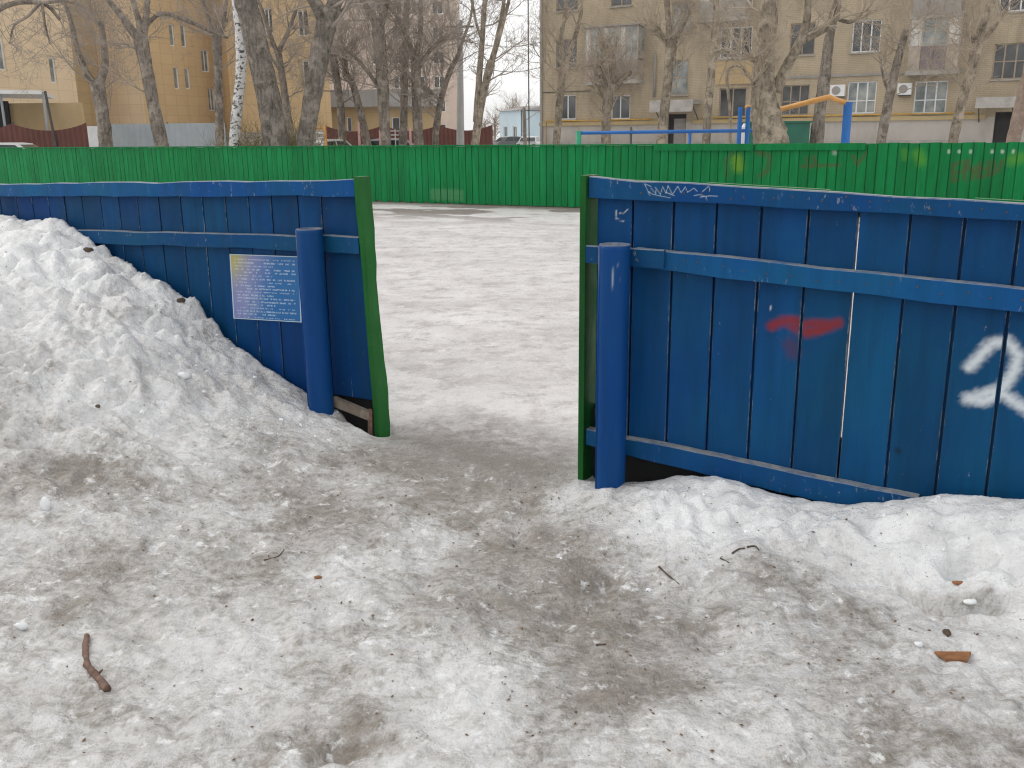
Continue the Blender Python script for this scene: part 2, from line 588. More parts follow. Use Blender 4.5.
PATH = [on_z(x, y) for x, y in [(470, 430), (485, 465), (505, 515), (535, 560), (580, 600), (640, 630)]]
DIMP = []
_rg = np.random.default_rng(21)
for i in range(70):
    px, py = _rg.uniform(-40, 1060), _rg.uniform(330, 800)
    g = on_z(px, py)
    DIMP.append((g[0], g[1], _rg.uniform(0.035, 0.11), _rg.uniform(0.006, 0.022), _rg.uniform(0, 3.14), _rg.uniform(1.0, 2.3)))
for px, py, r, dp in [(40, 478, .075, .035), (62, 486, .05, .03), (110, 595, .06, .025), (350, 742, .07, .03), (132, 610, .05, .02), (975, 585, .01, .001), (520, 480, .1, .02)]:
    g = on_z(px, py, 0.1 if px < 200 else 0.02)
    DIMP.append((g[0], g[1], r, dp, 0.4, 1.6))
for i in range(26):
    k_ = _rg.integers(0, 5); f_ = _rg.random()
    a_, b_ = PATH[k_], PATH[k_ + 1]
    DIMP.append((a_[0] * (1 - f_) + b_[0] * f_ + _rg.normal(0, .3), a_[1] * (1 - f_) + b_[1] * f_ + _rg.normal(0, .2), .125, _rg.uniform(.008, .020), 1.2 + _rg.normal(0, .4), 2.5))
LIP = [on_z(x, y, 0.06) for x, y in [(884, 562), (905, 580), (930, 592), (960, 598), (985, 600), (1010, 604), (1050, 612), (1100, 625)]]
HOLE = on_z(965, 572, 0.07)

def seg_side(x, y, pts):
    """signed distance to an open polyline (positive on its left), plus |distance|"""
    best = np.full(np.shape(x), 1e9); sgn = np.ones(np.shape(x))
    for a, b in zip(pts[:-1], pts[1:]):
        dx, dy = b[0] - a[0], b[1] - a[1]
        L2 = dx * dx + dy * dy
        t_ = np.clip(((x - a[0]) * dx + (y - a[1]) * dy) / L2, 0, 1)
        ex, ey = x - a[0] - t_ * dx, y - a[1] - t_ * dy
        d = np.sqrt(ex * ex + ey * ey)
        cr_ = dx * (y - a[1]) - dy * (x - a[0])
        s = d < best
        best = np.where(s, d, best); sgn = np.where(s, np.sign(cr_), sgn)
    return best, sgn


def height(x, y):
    x = np.asarray(x, float); y = np.asarray(y, float)
    u = x * U[0] + y * U[1]
    d = x * N[0] + y * N[1]
    qL, qR = D_L - d, D_R - d
    near = sstep(8.5, 6.0, np.sqrt(x * x + y * y))
    out = sstep(0.05, -0.25, -qR)                         # 1 outside the rink
    outl = sstep(-0.02, 0.05, qL)
    outm0 = sstep(0.0, 0.5, qR)
    # lumpy relief amount
    path, _ = seg_side(x, y, PATH)
    onpath = sstep(0.55, 0.15, path)
    bank = np.interp(u - 0.30 * np.clip(qL - 0.1, 0, 3), LX, LZ)
    wx = x + 0.05 * gnoise(x * 3, y * 3, 91); wy = y + 0.05 * gnoise(x * 3, y * 3, 92)
    fall = np.clip(1 - np.clip(qL, 0, 9) / (3.5 + 0.5 * gnoise(u * 0.8, u * 0 + 3, 5)), 0, 1)
    fall = fall ** 1.25 * (1 + 0.10 * np.sin(np.clip(qL, 0, 2.6) / 2.6 * math.pi) * sstep(0, 0.5, bank))
    zb = bank * fall * outl
    ridge = np.interp(u, RX, RZ)
    zr = ridge * np.exp(-(np.clip(qR - 0.10, 0, 9) / (0.34 + 0.12 * gnoise(u * 2.1, u * 0, 8))) ** 2) * sstep(-0.02, 0.09, qR) * sstep(UR0 - 0.1, UR0 + 0.25, u)
    z = zb + zr - 0.035 * onpath * outm0
    # melt relief
    lump = fbm(wx * 1.7, wy * 1.7, 2, 3) * 0.030
    m1 = gnoise(wx * 5.2, wy * 5.2, 31); m2 = gnoise(wx * 12.5, wy * 12.5, 41); m3 = gnoise(wx * 29, wy * 29, 51); m4 = gnoise(wx * 62, wy * 62, 61)
    steep = sstep(0.03, 0.5, zb)
    bil = np.abs(m1) * (0.064 + 0.028 * steep) + np.abs(m2) * 0.034 + (np.abs(m3) * 0.014 + m4 * 0.004) * (0.45 + 0.55 * steep) - 0.024
    amp = 0.48 + 0.60 * steep + 0.45 * sstep(0.02, 0.1, zr)
    amp = amp * (1 - 0.35 * onpath)
    outm = np.maximum(out, outl * sstep(UL1 + 0.1, UL1 - 0.2, u))
    edge = 1 - 0.45 * np.exp(-(np.minimum(np.abs(qL) + 9 * (u > UL1 + .1), np.abs(qR - 0.05) + 9 * (u < UR0)) / 0.10) ** 2)
    z = z + (lump * (0.5 + 0.5 * steep) + bil * amp * edge) * outm * near
    # inside the rink: trodden ice
    inr = 1 - outm
    z = z + inr * near * (0.010 * gnoise(x * 2.2, y * 2.2, 71) + 0.007 * np.abs(gnoise(x * 6.5, y * 6.5, 72)) + 0.003 * gnoise(x * 17, y * 17, 73))
    for (cx, cy, r, dp, an, el) in DIMP:
        dx, dy = x - cx, y - cy
        a, b = dx * math.cos(an) + dy * math.sin(an), (-dx * math.sin(an) + dy * math.cos(an)) * el
        rr = np.sqrt(a * a + b * b) / r
        z = z - dp * np.exp(-rr ** 3) * outm
    # undercut lip of the newer snow on the right and the melted bowl in it
    dl, sg = seg_side(x, y, LIP)
    lipw = sstep(LIP[0][0] - 0.03, LIP[0][0] + 0.12, x)
    wob = 0.012 * gnoise(x * 25, y * 25, 12)
    sd_ = dl * sg + wob
    z = z + lipw * (0.052 * sstep(-0.008, 0.008, sd_) * np.exp(-np.clip(sd_, 0, 9) / 0.28) - 0.022 * np.exp(-((sd_ + 0.012) / 0.014) ** 2)) * sstep(1.2, 0.5, dl)
    hx, hy = x - HOLE[0], y - HOLE[1]
    z = z - 0.105 * np.exp(-((np.sqrt(hx * hx + hy * hy * 1.1) / 0.066) ** 4))
    # pit beside the left gate post
    pu, pq = u - (UL1 - 0.10), d - (D_L + 0.02)
    z = z - 0.10 * np.exp(-((pu / 0.13) ** 4 + (pq / 0.11) ** 4))
    # hollow below the right panel's bottom rail
    hol = np.exp(-((d - (D_R + 0.045)) / 0.07) ** 4) * sstep(UR0, UR0 + 0.15, u)
    z = z - hol * 0.07
    return z

def ground_px(px, py):
    """walk along the pixel's ray until it meets the snow"""
    r = ray(px, py)
    k = np.arange(1.2, 9.0, 0.004)
    P = CAMP + k[:, None] * r
    under = P[:, 2] < height(P[:, 0], P[:, 1])
    i = int(np.argmax(under)) if under.any() else len(k) - 1
    return np.array([P[i, 0], P[i, 1], float(height(P[i, 0], P[i, 1]))])

def axis(spans):
    a = []
    for x0, x1, st in spans:
        a.append(np.linspace(x0, x1, max(2, int(round(abs(x1 - x0) / st)) + 1))[:-1])
    a.append([spans[-1][1]])
    return np.concatenate(a)

gx = axis([(-900, -300, 200), (-300, -60, 40), (-60, -20, 8), (-20, -8, 2), (-8, -4.6, 0.16), (-4.6, -2.3, 0.017), (-2.3, 2.5, 0.0105), (2.5, 3.4, 0.05), (3.4, 8, 0.4), (8, 24, 2), (24, 80, 8), (80, 300, 50), (300, 900, 200)])
gy = axis([(-60, -10, 15), (-10, 1.0, 1.0), (1.0, 1.7, 0.05), (1.7, 4.4, 0.0095), (4.4, 6.9, 0.016), (6.9, 9, 0.07), (9, 14, 0.4), (14, 28, 0.14), (28, 80, 5), (80, 300, 40), (300, 1200, 150)])
GX, GY = np.meshgrid(gx, gy)
GZ = height(GX, GY)
nx_, ny_ = len(gx), len(gy)
me = bpy.data.meshes.new('snow_ground')
me.vertices.add(nx_ * ny_)
me.vertices.foreach_set('co', np.stack([GX, GY, GZ], -1).astype(np.float32).ravel())
ii = (np.arange(ny_ - 1)[:, None] * nx_ + np.arange(nx_ - 1)[None, :]).ravel()
quads = np.stack([ii, ii + 1, ii + 1 + nx_, ii + nx_], -1).astype(np.int32)
me.loops.add(quads.size)
me.loops.foreach_set('vertex_index', quads.ravel())
me.polygons.add(len(quads))
me.polygons.foreach_set('loop_start', np.arange(0, quads.size, 4, dtype=np.int32))
me.polygons.foreach_set('loop_total', np.full(len(quads), 4, np.int32))
me.polygons.foreach_set('use_smooth', np.ones(len(quads), bool))
me.update(calc_edges=True)
ux, dx_ = GX * U[0] + GY * U[1], GX * N[0] + GY * N[1]
inside = sstep(D_R + 0.05, D_R + 0.35, dx_ + 0.10 * gnoise(GX * 3, GY * 3, 81)) * sstep(D_G + 0.4, D_G + 0.1, dx_)
pathd, _ = seg_side(GX, GY, PATH)
dirt = 0.85 * sstep(0.42, 0.04, pathd + 0.18 * gnoise(GX * 2.5, GY * 2.5, 33))
for px, py, rp, st in [(430, 470, .28, .55), (330, 515, .22, .5), (300, 455, .3, .4), (55, 480, .16, .6), (110, 590, .14, .45), (350, 745, .12, .75), (270, 745, .08, .5), (760, 560, .14, .35), (825, 640, .14, .2), (600, 560, .2, .3), (250, 560, .15, .4), (150, 470, .2, .3), (560, 700, .15, .35), (780, 510, .22, -.7), (900, 525, .28, -.8), (690, 500, .2, -.7), (640, 520, .12, -.3), (1010, 540, .3, -.6), (40, 260, .5, -.35), (200, 640, .2, -.35), (460, 720, .25, -.35), (740, 735, .25, -.25), (100, 380, .6, -.1)]:
    g = ground_px(px, py)
    dirt = dirt + st * np.exp(-(((GX - g[0]) ** 2 + (GY - g[1]) ** 2) / rp ** 2))
dirt = dirt + 0.20 * sstep(0.7, 1.5, D_R - dx_) - 0.26 * sstep(0.30, 0.85, GZ)
for px, py, rp, st in [(420, 470, .35, .35), (330, 520, .35, .35), (250, 480, .3, .3), (480, 600, .3, .2), (860, 600, .2, .3), (760, 590, .25, .3), (930, 700, .3, .25), (60, 560, .25, .3), (150, 690, .2, .15), (620, 700, .25, .25), (840, 740, .2, .2)]:
    g = ground_px(px, py)
    dirt = dirt + st * np.exp(-(((GX - g[0]) ** 2 + (GY - g[1]) ** 2) / rp ** 2))
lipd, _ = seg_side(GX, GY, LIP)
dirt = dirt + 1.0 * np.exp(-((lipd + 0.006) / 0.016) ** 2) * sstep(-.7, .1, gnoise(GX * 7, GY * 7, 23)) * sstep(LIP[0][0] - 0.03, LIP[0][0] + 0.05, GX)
wet = sstep(0.62, 0.05, np.abs(dx_ - (D_R + 0.16 + 0.10 * gnoise(GX * 2, GY * 2, 55)))) * sstep(UL1 - 0.1, UL1 + 0.15, ux) * sstep(UR0 + 0.1, UR0 - 0.15, ux)
thaw = sstep(1.1, 0.15, np.abs(dx_ - D_G + 0.1)) * 0.85
thaw = np.maximum(thaw, sstep(-0.10, 0.12, fbm(ux * 0.42, dx_ * 0.9, 3, 66)) * sstep(D_G - 5.0, D_G - 2.0, dx_) * sstep(D_G + 0.3, D_G + 0.05, dx_) * 0.92)
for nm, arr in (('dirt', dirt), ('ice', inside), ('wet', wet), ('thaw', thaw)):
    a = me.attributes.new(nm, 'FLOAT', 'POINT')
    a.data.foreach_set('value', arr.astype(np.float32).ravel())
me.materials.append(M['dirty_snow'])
go = bpy.data.objects.new('snow_ground', me)
COL.objects.link(go)
go['kind'] = 'structure'
go['label'] = 'trodden dirty snow with a high bank against the blue fence and grey rink ice'

# ------------------------------------------------------------------ painted strokes on boards
def stroke_field(strokes, uu, zz):
    """strokes: list of (points[(u,z)], half width, softness, rgb, strength) -> rgb, amount"""
    rgb = np.zeros(uu.shape + (3,)); al = np.zeros(uu.shape)
    for pts, hw, soft, c, st in strokes:
        best = np.full(uu.shape, 1e9)
        if len(pts) == 1:
            best = np.hypot(uu - pts[0][0], zz - pts[0][1])
        for a, b in zip(pts[:-1], pts[1:]):
            dx, dz = b[0] - a[0], b[1] - a[1]
            tt = np.clip(((uu - a[0]) * dx + (zz - a[1]) * dz) / (dx * dx + dz * dz + 1e-12), 0, 1)
            best = np.minimum(best, np.hypot(uu - a[0] - tt * dx, zz - a[1] - tt * dz))
        best = best + soft * 0.18 * gnoise(uu * 45, zz * 45, 5) + soft * 0.22 * gnoise(uu * 150, zz * 150, 6)
        a_ = st * sstep(hw + soft, hw - soft * 0.5, best)
        k = a_ > al
        for i in range(3):
            rgb[..., i] = np.where(k, c[i], rgb[..., i])
        al = np.maximum(al, a_)
    return rgb, al

def px_strokes(lst, d):
    out = []
    for pts, hw, soft, c, st in lst:
        out.append(([on_plane(x, y, d) for x, y in pts], hw, soft, c, st))
    return out

def board(name, mat, parent, ua, ub, z0, z1, d0, th, strokes=None, res=0.008, lap=0.010, lean=0.0, back='green_paint', lift=0.0, ch=0.003):
    """one shiplapped plank; z0/z1 are (left, right) heights; front face at d0"""
    mb = MB()
    dm, d1 = d0 + th * 0.72, d0 + th
    sk = lambda z: lean * z
    def P(u, d, z):
        return FP(u + sk(z), d + lift, z)
    za = lambda u, zz: zz[0] + (zz[1] - zz[0]) * (u - ua) / (ub - ua)
    prof = [(ua, dm), (ua, d0 + ch), (ua + ch, d0), (ub - ch, d0), (ub, d0 + ch), (ub, dm), (ub + lap, dm), (ub + lap, d1), (ua + lap + 0.002, d1), (ua + lap + 0.002, dm)]
    if lap == 0:
        prof = [(ua, d1), (ua, d0 + ch), (ua + ch, d0), (ub - ch, d0), (ub, d0 + ch), (ub, d1)]
    hit = []
    if strokes:
        for s_ in strokes:
            us = [p[0] for p in s_[0]]; zs = [p[1] for p in s_[0]]
            m = s_[1] + s_[2]
            if min(us) - m < ub and max(us) + m > ua and min(zs) - m < max(z1) and max(zs) + m > min(z0):
                hit.append(s_)
    n = len(prof)
    mb.add([P(u, d, za(u, z0)) for u, d in prof] + [P(u, d, za(u, z1)) for u, d in prof], [])
    fi = 2
    for i in range(n):
        j = (i + 1) % n
        if i == fi and hit:
            continue
        mb.f.append((i, j, n + j, n + i)); mb.m.append(1 if prof[i][1] == d1 and prof[j][1] == d1 else (2 if i in (1, 3) else 0))
    mb.f.append(tuple(range(n))[::-1]); mb.m.append(0)
    mb.f.append(tuple(n + i for i in range(n))); mb.m.append(0)
    attr = None
    if hit:
        nu = max(3, int((ub - ua) / res)); nz = max(3, int((max(z1) - min(z0)) / res))
        us = np.linspace(ua + ch, ub - ch, nu); tt = np.linspace(0, 1, nz)
        b = len(mb.v)
        UU = np.zeros((nz, nu)); ZZ = np.zeros((nz, nu))
        for j in range(nz):
            for i in range(nu):
                zz = za(us[i], z0) * (1 - tt[j]) + za(us[i], z1) * tt[j]
                p = P(us[i], d0, zz)
                mb.v.append((float(p[0]), float(p[1]), float(p[2])))
                UU[j, i] = us[i] + sk(zz); ZZ[j, i] = zz
        for j in range(nz - 1):
            for i in range(nu - 1):
                mb.f.append((b + j * nu + i, b + j * nu + i + 1, b + (j + 1) * nu + i + 1, b + (j + 1) * nu + i)); mb.m.append(0)
        rgb, al = stroke_field(hit, UU, ZZ)
        attr = (np.r_[np.zeros((b, 3)), rgb.reshape(-1, 3)], np.r_[np.zeros(b), al.ravel()])
    return mb.build(name, [mat, back, 'worn_blue_edge' if 'blue' in mat else 'worn_green_edge'], parent, attr=attr)

def line(p, q, d):
    a, b = on_plane(*p, d), on_plane(*q, d)
    k = (b[1] - a[1]) / (b[0] - a[0])
    return lambda u: a[1] + (u - a[0]) * k

def rail(name, mat, parent, ua, ub, top, bot, d0, th, seg=14, wob=0.002, strokes=None, res=0.004, seed=1):
    """a sawn rail whose top and bottom edges follow the two line functions, slightly uneven"""
    mb = MB()
    us = np.linspace(ua, ub, seg + 1)
    r = np.random.default_rng(seed)
    tw = r.normal(0, wob, seg + 1); bw = r.normal(0, wob, seg + 1)
    hit = strokes or []
    lo, hi = (min(p[0] for s_ in hit for p in s_[0]) - .02, max(p[0] for s_ in hit for p in s_[0]) + .02) if hit else (0, -1)
    ring = []
    c = 0.004
    for i, u in enumerate(us):
        zt, zb = top(u) + tw[i], bot(u) + bw[i]
        b = len(mb.v)
        for d, z in ((d0, zb), (d0, zt - c), (d0 + c, zt), (d0 + th, zt), (d0 + th, zb)):
            p = FP(u, d, z); mb.v.append(tuple(float(x) for x in p))
        ring.append(b)
    for a, b in zip(ring[:-1], ring[1:]):
        for k in range(5):
            k2 = (k + 1) % 5
            mb.f.append((a + k, b + k, b + k2, a + k2)); mb.m.append(0)
    mb.f.append(tuple(ring[0] + k for k in range(5))); mb.f.append(tuple(ring[-1] + 4 - k for k in range(5))); mb.m += [0, 0]
    attr = None
    if hit:       # a finely divided skin, a hair proud of the rail, carries the scratched scribble
        nu = int((hi - lo) / res); nz = 22
        b = len(mb.v)
        ul = np.linspace(lo, hi, nu); UU = np.zeros((nz, nu)); ZZ = np.zeros((nz, nu))
        for j in range(nz):
            for i, u in enumerate(ul):
                zt = np.interp(u, us, [top(x) + y for x, y in zip(us, tw)]) - 0.006
                zb = np.interp(u, us, [bot(x) + y for x, y in zip(us, bw)]) + 0.002
                z = zb + (zt - zb) * j / (nz - 1)
                mb.v.append(tuple(float(x) for x in FP(u, d0 - 0.0006, z)))
                UU[j, i] = u; ZZ[j, i] = z
        for j in range(nz - 1):
            for i in range(nu - 1):
                mb.f.append((b + j * nu + i, b + j * nu + i + 1, b + (j + 1) * nu + i + 1, b + (j + 1) * nu + i)); mb.m.append(0)
        rgb, al = stroke_field(hit, UU, ZZ)
        attr = (np.r_[np.zeros((b, 3)), rgb.reshape(-1, 3)], np.r_[np.zeros(b), al.ravel()])
    return mb.build(name, mat, parent, attr=attr)

def pipe_post(parent, u, d, z0, z1, r, lean=0.0, strokes=None):
    mb = MB()
    sides, rings = 40, 60
    UU, ZZ = [], []
    for j in range(rings + 1):
        z = z0 + (z1 - z0) * j / rings
        for k in range(sides):
            a = 2 * math.pi * k / sides
            mb.v.append(tuple(float(x) for x in FP(u + lean * (z - z0) + r * math.sin(a), d - r * math.cos(a), z)))
            aa = a if a < math.pi else a - 2 * math.pi
            UU.append(u + lean * (z - z0) + r * math.sin(aa) + (9 if abs(aa) > 1.5 else 0)); ZZ.append(z)
    for j in range(rings):
        for k in range(sides):
            k2 = (k + 1) % sides
            mb.f.append((j * sides + k, j * sides + k2, (j + 1) * sides + k2, (j + 1) * sides + k)); mb.m.append(0)
    # open rim: inner wall a few millimetres in
    b = len(mb.v)
    for zz, rr in ((z1, r - 0.006), (z1 - 0.12, r - 0.006)):
        for k in range(sides):
            a = 2 * math.pi * k / sides
            mb.v.append(tuple(float(x) for x in FP(u + lean * (zz - z0) + rr * math.sin(a), d - rr * math.cos(a), zz)))
            UU.append(99); ZZ.append(0)
    top = rings * sides
    for k in range(sides):
        k2 = (k + 1) % sides
        mb.f.append((top + k, top + k2, b + k2, b + k)); mb.f.append((b + k, b + k2, b + sides + k2, b + sides + k)); mb.m += [0, 0]
    mb.f.append(tuple(b + sides + k for k in range(sides))); mb.m.append(0)
    rgb, al = stroke_field(strokes or [([(90, 90)], .001, .001, (0, 0, 0), 0)], np.array(UU), np.array(ZZ))
    ob = mb.build('post', 'blue_post_paint', parent, attr=(rgb, al), smooth=True)
    ob.data.polygons.foreach_set('use_smooth', [len(p.vertices) == 4 for p in ob.data.polygons])
    m2 = MB()                                              # welded seam down its side
    m2.tube([FP(u - r * 0.80, d - r * 0.62, z0), FP(u - r * 0.80 + lean * (z1 - z0), d - r * 0.62, z1 - 0.004)], [0.0045, 0.0045], 6)
    m2.build('weld_seam', 'blue_post_paint', ob, smooth=True)
    return ob

# ------------------------------------------------------------------ right blue panel
DRR = D_R - 0.045                                          # front of its rails
UR1 = UR0 + 4.4
fr = thing('board_fence', 'blue plank fence panel with a white spray painted numeral and red scrawl', 'fence', FP((UR0 + UR1) / 2, D_R, 0))
W_, RD_ = (0.70, 0.75, 0.78), (0.26, 0.028, 0.022)
two = [(969.8, 367), (980, 356), (991, 344), (1007, 341), (1018.5, 356), (1014, 372), (1002.6, 388), (984, 394.5), (967, 399), (984, 401), (1002, 393), (1024, 408), (1040, 421)]
str_r = px_strokes([(two, .011, .026, W_, .90),
    ([(771, 326), (784, 321), (796, 321), (803, 325)], .012, .022, RD_, .85), ([(797, 322), (806, 333), (820, 330), (838, 323)], .013, .020, RD_, .85), ([(808, 324), (822, 324), (832, 325)], .012, .020, RD_, .8), ([(786, 322), (800, 330)], .014, .022, RD_, .7),
    ([(790, 345), (793, 352)], .02, .03, (0.10, 0.03, 0.06), .5),
    ([(616, 211), (615, 219), (624, 221)], .0022, .0022, W_, .8), ([(619, 213), (621, 214)], .003, .002, W_, .8), ([(624, 213), (627, 210)], .003, .002, W_, .8),
    ([(770, 307), (770, 309)], .004, .002, W_, .8), ([(897, 450), (899, 452)], .008, .006, (0.01, 0.02, 0.03), .7)], D_R)
topR, topRb = line((591, 177.3), (1024, 203), DRR), line((596, 197.8), (1024, 220.6), DRR)
midR, midRb = line((664.7, 251), (1024, 288.5), DRR), line((633, 267), (1024, 312.5), DRR)
botR, botRb = line((630.6, 438.8), (800, 474), DRR), line((630.6, 456), (800, 497), DRR)
div = [on_plane(x, y, D_R)[0] for x, y in [(673.8, 201), (717, 203), (761.7, 207.8), (809, 212), (859, 214.6), (910.6, 217), (964.8, 221.5), (1019.4, 223.8)]]
div = [UR0 + 0.045, div[0] - 0.1765] + div
while div[-1] < UR1 - 0.1:
    div.append(div[-1] + 0.1765)
rg = np.random.default_rng(4)
for i, (a, b) in enumerate(zip(div[:-1], div[1:])):
    gap = 0.0095 if i not in (5, 6) else 0.0075
    bl = board('board', 'blue_paint', fr, a + gap / 2, b - gap / 2, (botRb(a) + .012, botRb(b) + .012), (topR(a) - .012, topR(b) - .012), D_R, .030, str_r, lap=(0.015 if i not in (5,) else 0.0), lift=float(rg.uniform(0, .003)), back='green_paint')
rail('top_rail', 'blue_rail_paint', fr, UR0 + 0.032, UR1, topR, topRb, DRR, .045, 22, .0022, px_strokes([
    ([(580 + x / 4.65, 130 + y / 4.65) for x, y in p], .0010, .0016, (0.50, 0.60, 0.68), .75) for p in [
        [(300, 250), (325, 305)], [(305, 252), (330, 262)], [(330, 270), (355, 300), (350, 265), (375, 300), (385, 262), (400, 295), (410, 258), (430, 300), (455, 262), (470, 292), (490, 265), (500, 290), (530, 270), (545, 285)],
        [(318, 285), (340, 300), (420, 316)], [(530, 305), (560, 300), (585, 310), (590, 326)], [(570, 286), (600, 260), (604, 285)], [(400, 290), (440, 306)], [(560, 312), (600, 306), (640, 308)]]], DRR), seed=3)
rail('middle_rail', 'blue_rail_paint', fr, on_plane(634, 255, DRR)[0], UR1, midR, midRb, DRR, .045, 22, .002, seed=4)
rail('rail_splice', 'blue_rail_paint', fr, UR0 + 0.030, on_plane(664, 255, DRR - .02)[0], line((590, 245.5), (664, 250.5), DRR - .022), line((590, 263), (664, 269), DRR - .022), DRR - .022, .020, 4, .001, seed=5)
rail('bottom_rail', 'blue_rail_paint', fr, UR0 + 0.030, on_plane(918, 500, DRR)[0], botR, botRb, DRR, .045, 16, .002, seed=6)
mb = MB()
zt = topR(UR0) + .006
mb.hexa([FP(UR0 + a, D_R + b, z) for z in (-.06, zt) for a, b in ((0, -.062), (.026, -.062), (.026, .07), (0, .07))])
mb.build('jamb_plank', 'green_jamb_paint', fr)
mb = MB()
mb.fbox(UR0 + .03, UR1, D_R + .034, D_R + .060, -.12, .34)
mb.build('gap_shade_board', 'gap_shade', fr)  # board added to make the gap under the bottom rail look black
for k in range(9):                                         # rink side top rail, in uneven lengths
    a = UR0 + .03 + k * .48
    mb = MB()
    e = [-.006, .0015, -.012, .002, -.01, -.008, .001, -.01, -.01][k]
    mb.hexa([FP(u, D_R + dd, z) for zz in (0, 1) for u, dd, z in ((a, .029, topR(a) - .09 + zz * (.09 + e)), (a + .47, .029, topR(a + .47) - .09 + zz * (.09 + e)), (a + .47, .058, topR(a + .47) - .09 + zz * (.09 + e)), (a, .058, topR(a) - .09 + zz * (.09 + e)))])
    mb.build('rear_rail', 'green_paint', fr)
dpo = DRR - .022 - .066
up_, zp_ = on_plane(615.5, 245, dpo)
pipe_post(fr, up_ - .004, dpo, -.08, on_plane(615.5, 246, dpo - .06)[1], .0625, .001, px_strokes([
    ([(612, 262), (613, 290)], .0016, .0016, (0.4, 0.5, 0.6), .7), ([(608, 268), (617, 266)], .0016, .0016, (0.4, 0.5, 0.6), .7), ([(609, 279), (618, 277), (617, 290)], .0016, .0016, (0.4, 0.5, 0.6), .6)], dpo - .06))

# ------------------------------------------------------------------ left blue panel
DLR = D_L - 0.045
UL0 = UL1 - 6.2
fl = thing('board_fence', 'blue plank fence panel half buried in the snow bank with an information sheet', 'fence', FP((UL0 + UL1) / 2, D_L, 0))
topL, topLb = line((0, 183.2), (356, 179.5), DLR), line((0, 196.5), (356, 196), DLR)
midL, midLb = line((78, 230), (297, 235.4), DLR), line((94, 243), (297, 251), DLR)
dv = [on_plane(x, 200, D_L)[0] for x in (16, 32, 48, 64, 81, 100, 118, 137, 158, 180, 202, 225, 248, 271, 297, 321, 342)] + [UL1 - .036]
while dv[0] > UL0:
    dv.insert(0, dv[0] - .175)
zlow = on_plane(352, 397, D_L)[1]
for i, (a, b) in enumerate(zip(dv[:-1], dv[1:])):
    last = i >= len(dv) - 4
    board('board', 'blue_paint', fl, a + .003, b - (.006 if i % 2 else .003), ((zlow if last else -.05),) * 2, (topL(a) - .012, topL(b) - .012), D_L, .030, None, lap=.015, lift=float(rg.uniform(0, .004)), lean=-.040 if i == len(dv) - 2 else 0, back='green_paint')
rail('top_rail', 'blue_rail_paint', fl, UL0, UL1 - .088, topL, topLb, DLR, .045, 34, .0035, seed=7)
rail('middle_rail', 'blue_rail_paint', fl, UL0, UL1 - .078, midL, midLb, DLR, .045, 30, .003, seed=8)
# green end plank, leaning and chewed along its edge
mb = MB()
nz = 16
zt = on_plane(368, 179, D_L)[1] + .012
rj = np.random.default_rng(9)
for j in range(nz + 1):
    z = -.06 + (zt + .06) * j / nz
    uo = UL1 - .050 * (z / zt) + .004 * math.sin(z * 9) + .006 * math.exp(-((z - .55) / .18) ** 2)
    wd = .088 + .010 * math.sin(z * 5 + 1) + rj.normal(0, .003)
    for a, b in ((-.030, -.052), (0, -.052), (0, -.052 + wd), (-.030, -.052 + wd)):
        mb.v.append(tuple(float(x) for x in FP(uo + a, D_L + b, z)))
for j in range(nz):
    for k in range(4):
        k2 = (k + 1) % 4
        mb.f.append((j * 4 + k, j * 4 + k2, j * 4 + 4 + k2, j * 4 + 4 + k)); mb.m.append(0)
mb.f += [(3, 2, 1, 0), tuple(nz * 4 + k for k in range(4))]; mb.m += [0, 0]
mb.build('jamb_plank', 'green_jamb_paint', fl)
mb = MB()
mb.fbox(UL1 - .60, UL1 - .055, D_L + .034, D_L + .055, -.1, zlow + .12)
mb.build('gap_shade_board', 'gap_shade', fl)  # near-black board added to darken the opening below the left boards
dpl = DLR - .066
ulp, _z = on_plane(313, 310, dpl - .0)
pipe_post(fl, ulp + .016, dpl, -.05, on_plane(309, 230, dpl - .06)[1], .066, -.004)
# the information sheet
mb = MB()
dS = D_L - .006
cs = [on_plane(x, y, dS) for x, y in ((233.5, 318.5), (301.5, 322.5), (299.5, 256.5), (229.5, 254))]
nu, nz = 170, 130
A = np.array(cs)
tu, tv = np.meshgrid(np.linspace(0, 1, nu), np.linspace(0, 1, nz))
Q = ((1 - tu) * (1 - tv))[..., None] * A[0] + (tu * (1 - tv))[..., None] * A[1] + (tu * tv)[..., None] * A[2] + ((1 - tu) * tv)[..., None] * A[3]
for q in Q.reshape(-1, 2):
    mb.v.append(tuple(float(x) for x in FP(q[0], dS, q[1])))
for j in range(nz - 1):
    for i in range(nu - 1):
        mb.f.append((j * nu + i, j * nu + i + 1, (j + 1) * nu + i + 1, (j + 1) * nu + i)); mb.m.append(0)
b = len(mb.v)
for k in range(4):
    mb.v.append(tuple(float(x) for x in FP(A[k][0], dS + .004, A[k][1])))
cr4 = [0, nu - 1, nz * nu - 1, (nz - 1) * nu]
for k in range(4):
    mb.f.append((cr4[k], b + k, b + (k + 1) % 4, cr4[(k + 1) % 4])); mb.m.append(0)
mb.f.append((b + 3, b + 2, b + 1, b)); mb.m.append(0)
yel, lil, blu = np.array([.42, .38, .14]), np.array([.20, .23, .46]), np.array([.010, .13, .36])
wy = np.clip(1.25 * np.exp(-((tu / .22) ** 2 + ((1 - tv) / .36) ** 2)), 0, 1)[..., None]
wb = sstep(.22, .68, tu * .85 + .25 * (1 - tv) * tu + .16 * (1 - tv))[..., None]
colr = (lil * (1 - wb) + blu * wb) * (1 - wy) + yel * wy
rows = 19
ln = (1 - tv) * (rows + 1.2)
inrow = ((ln % 1.0) > .30) & ((ln % 1.0) < .72) & (ln > 1) & (ln < rows + .6)
rw = np.floor(ln)
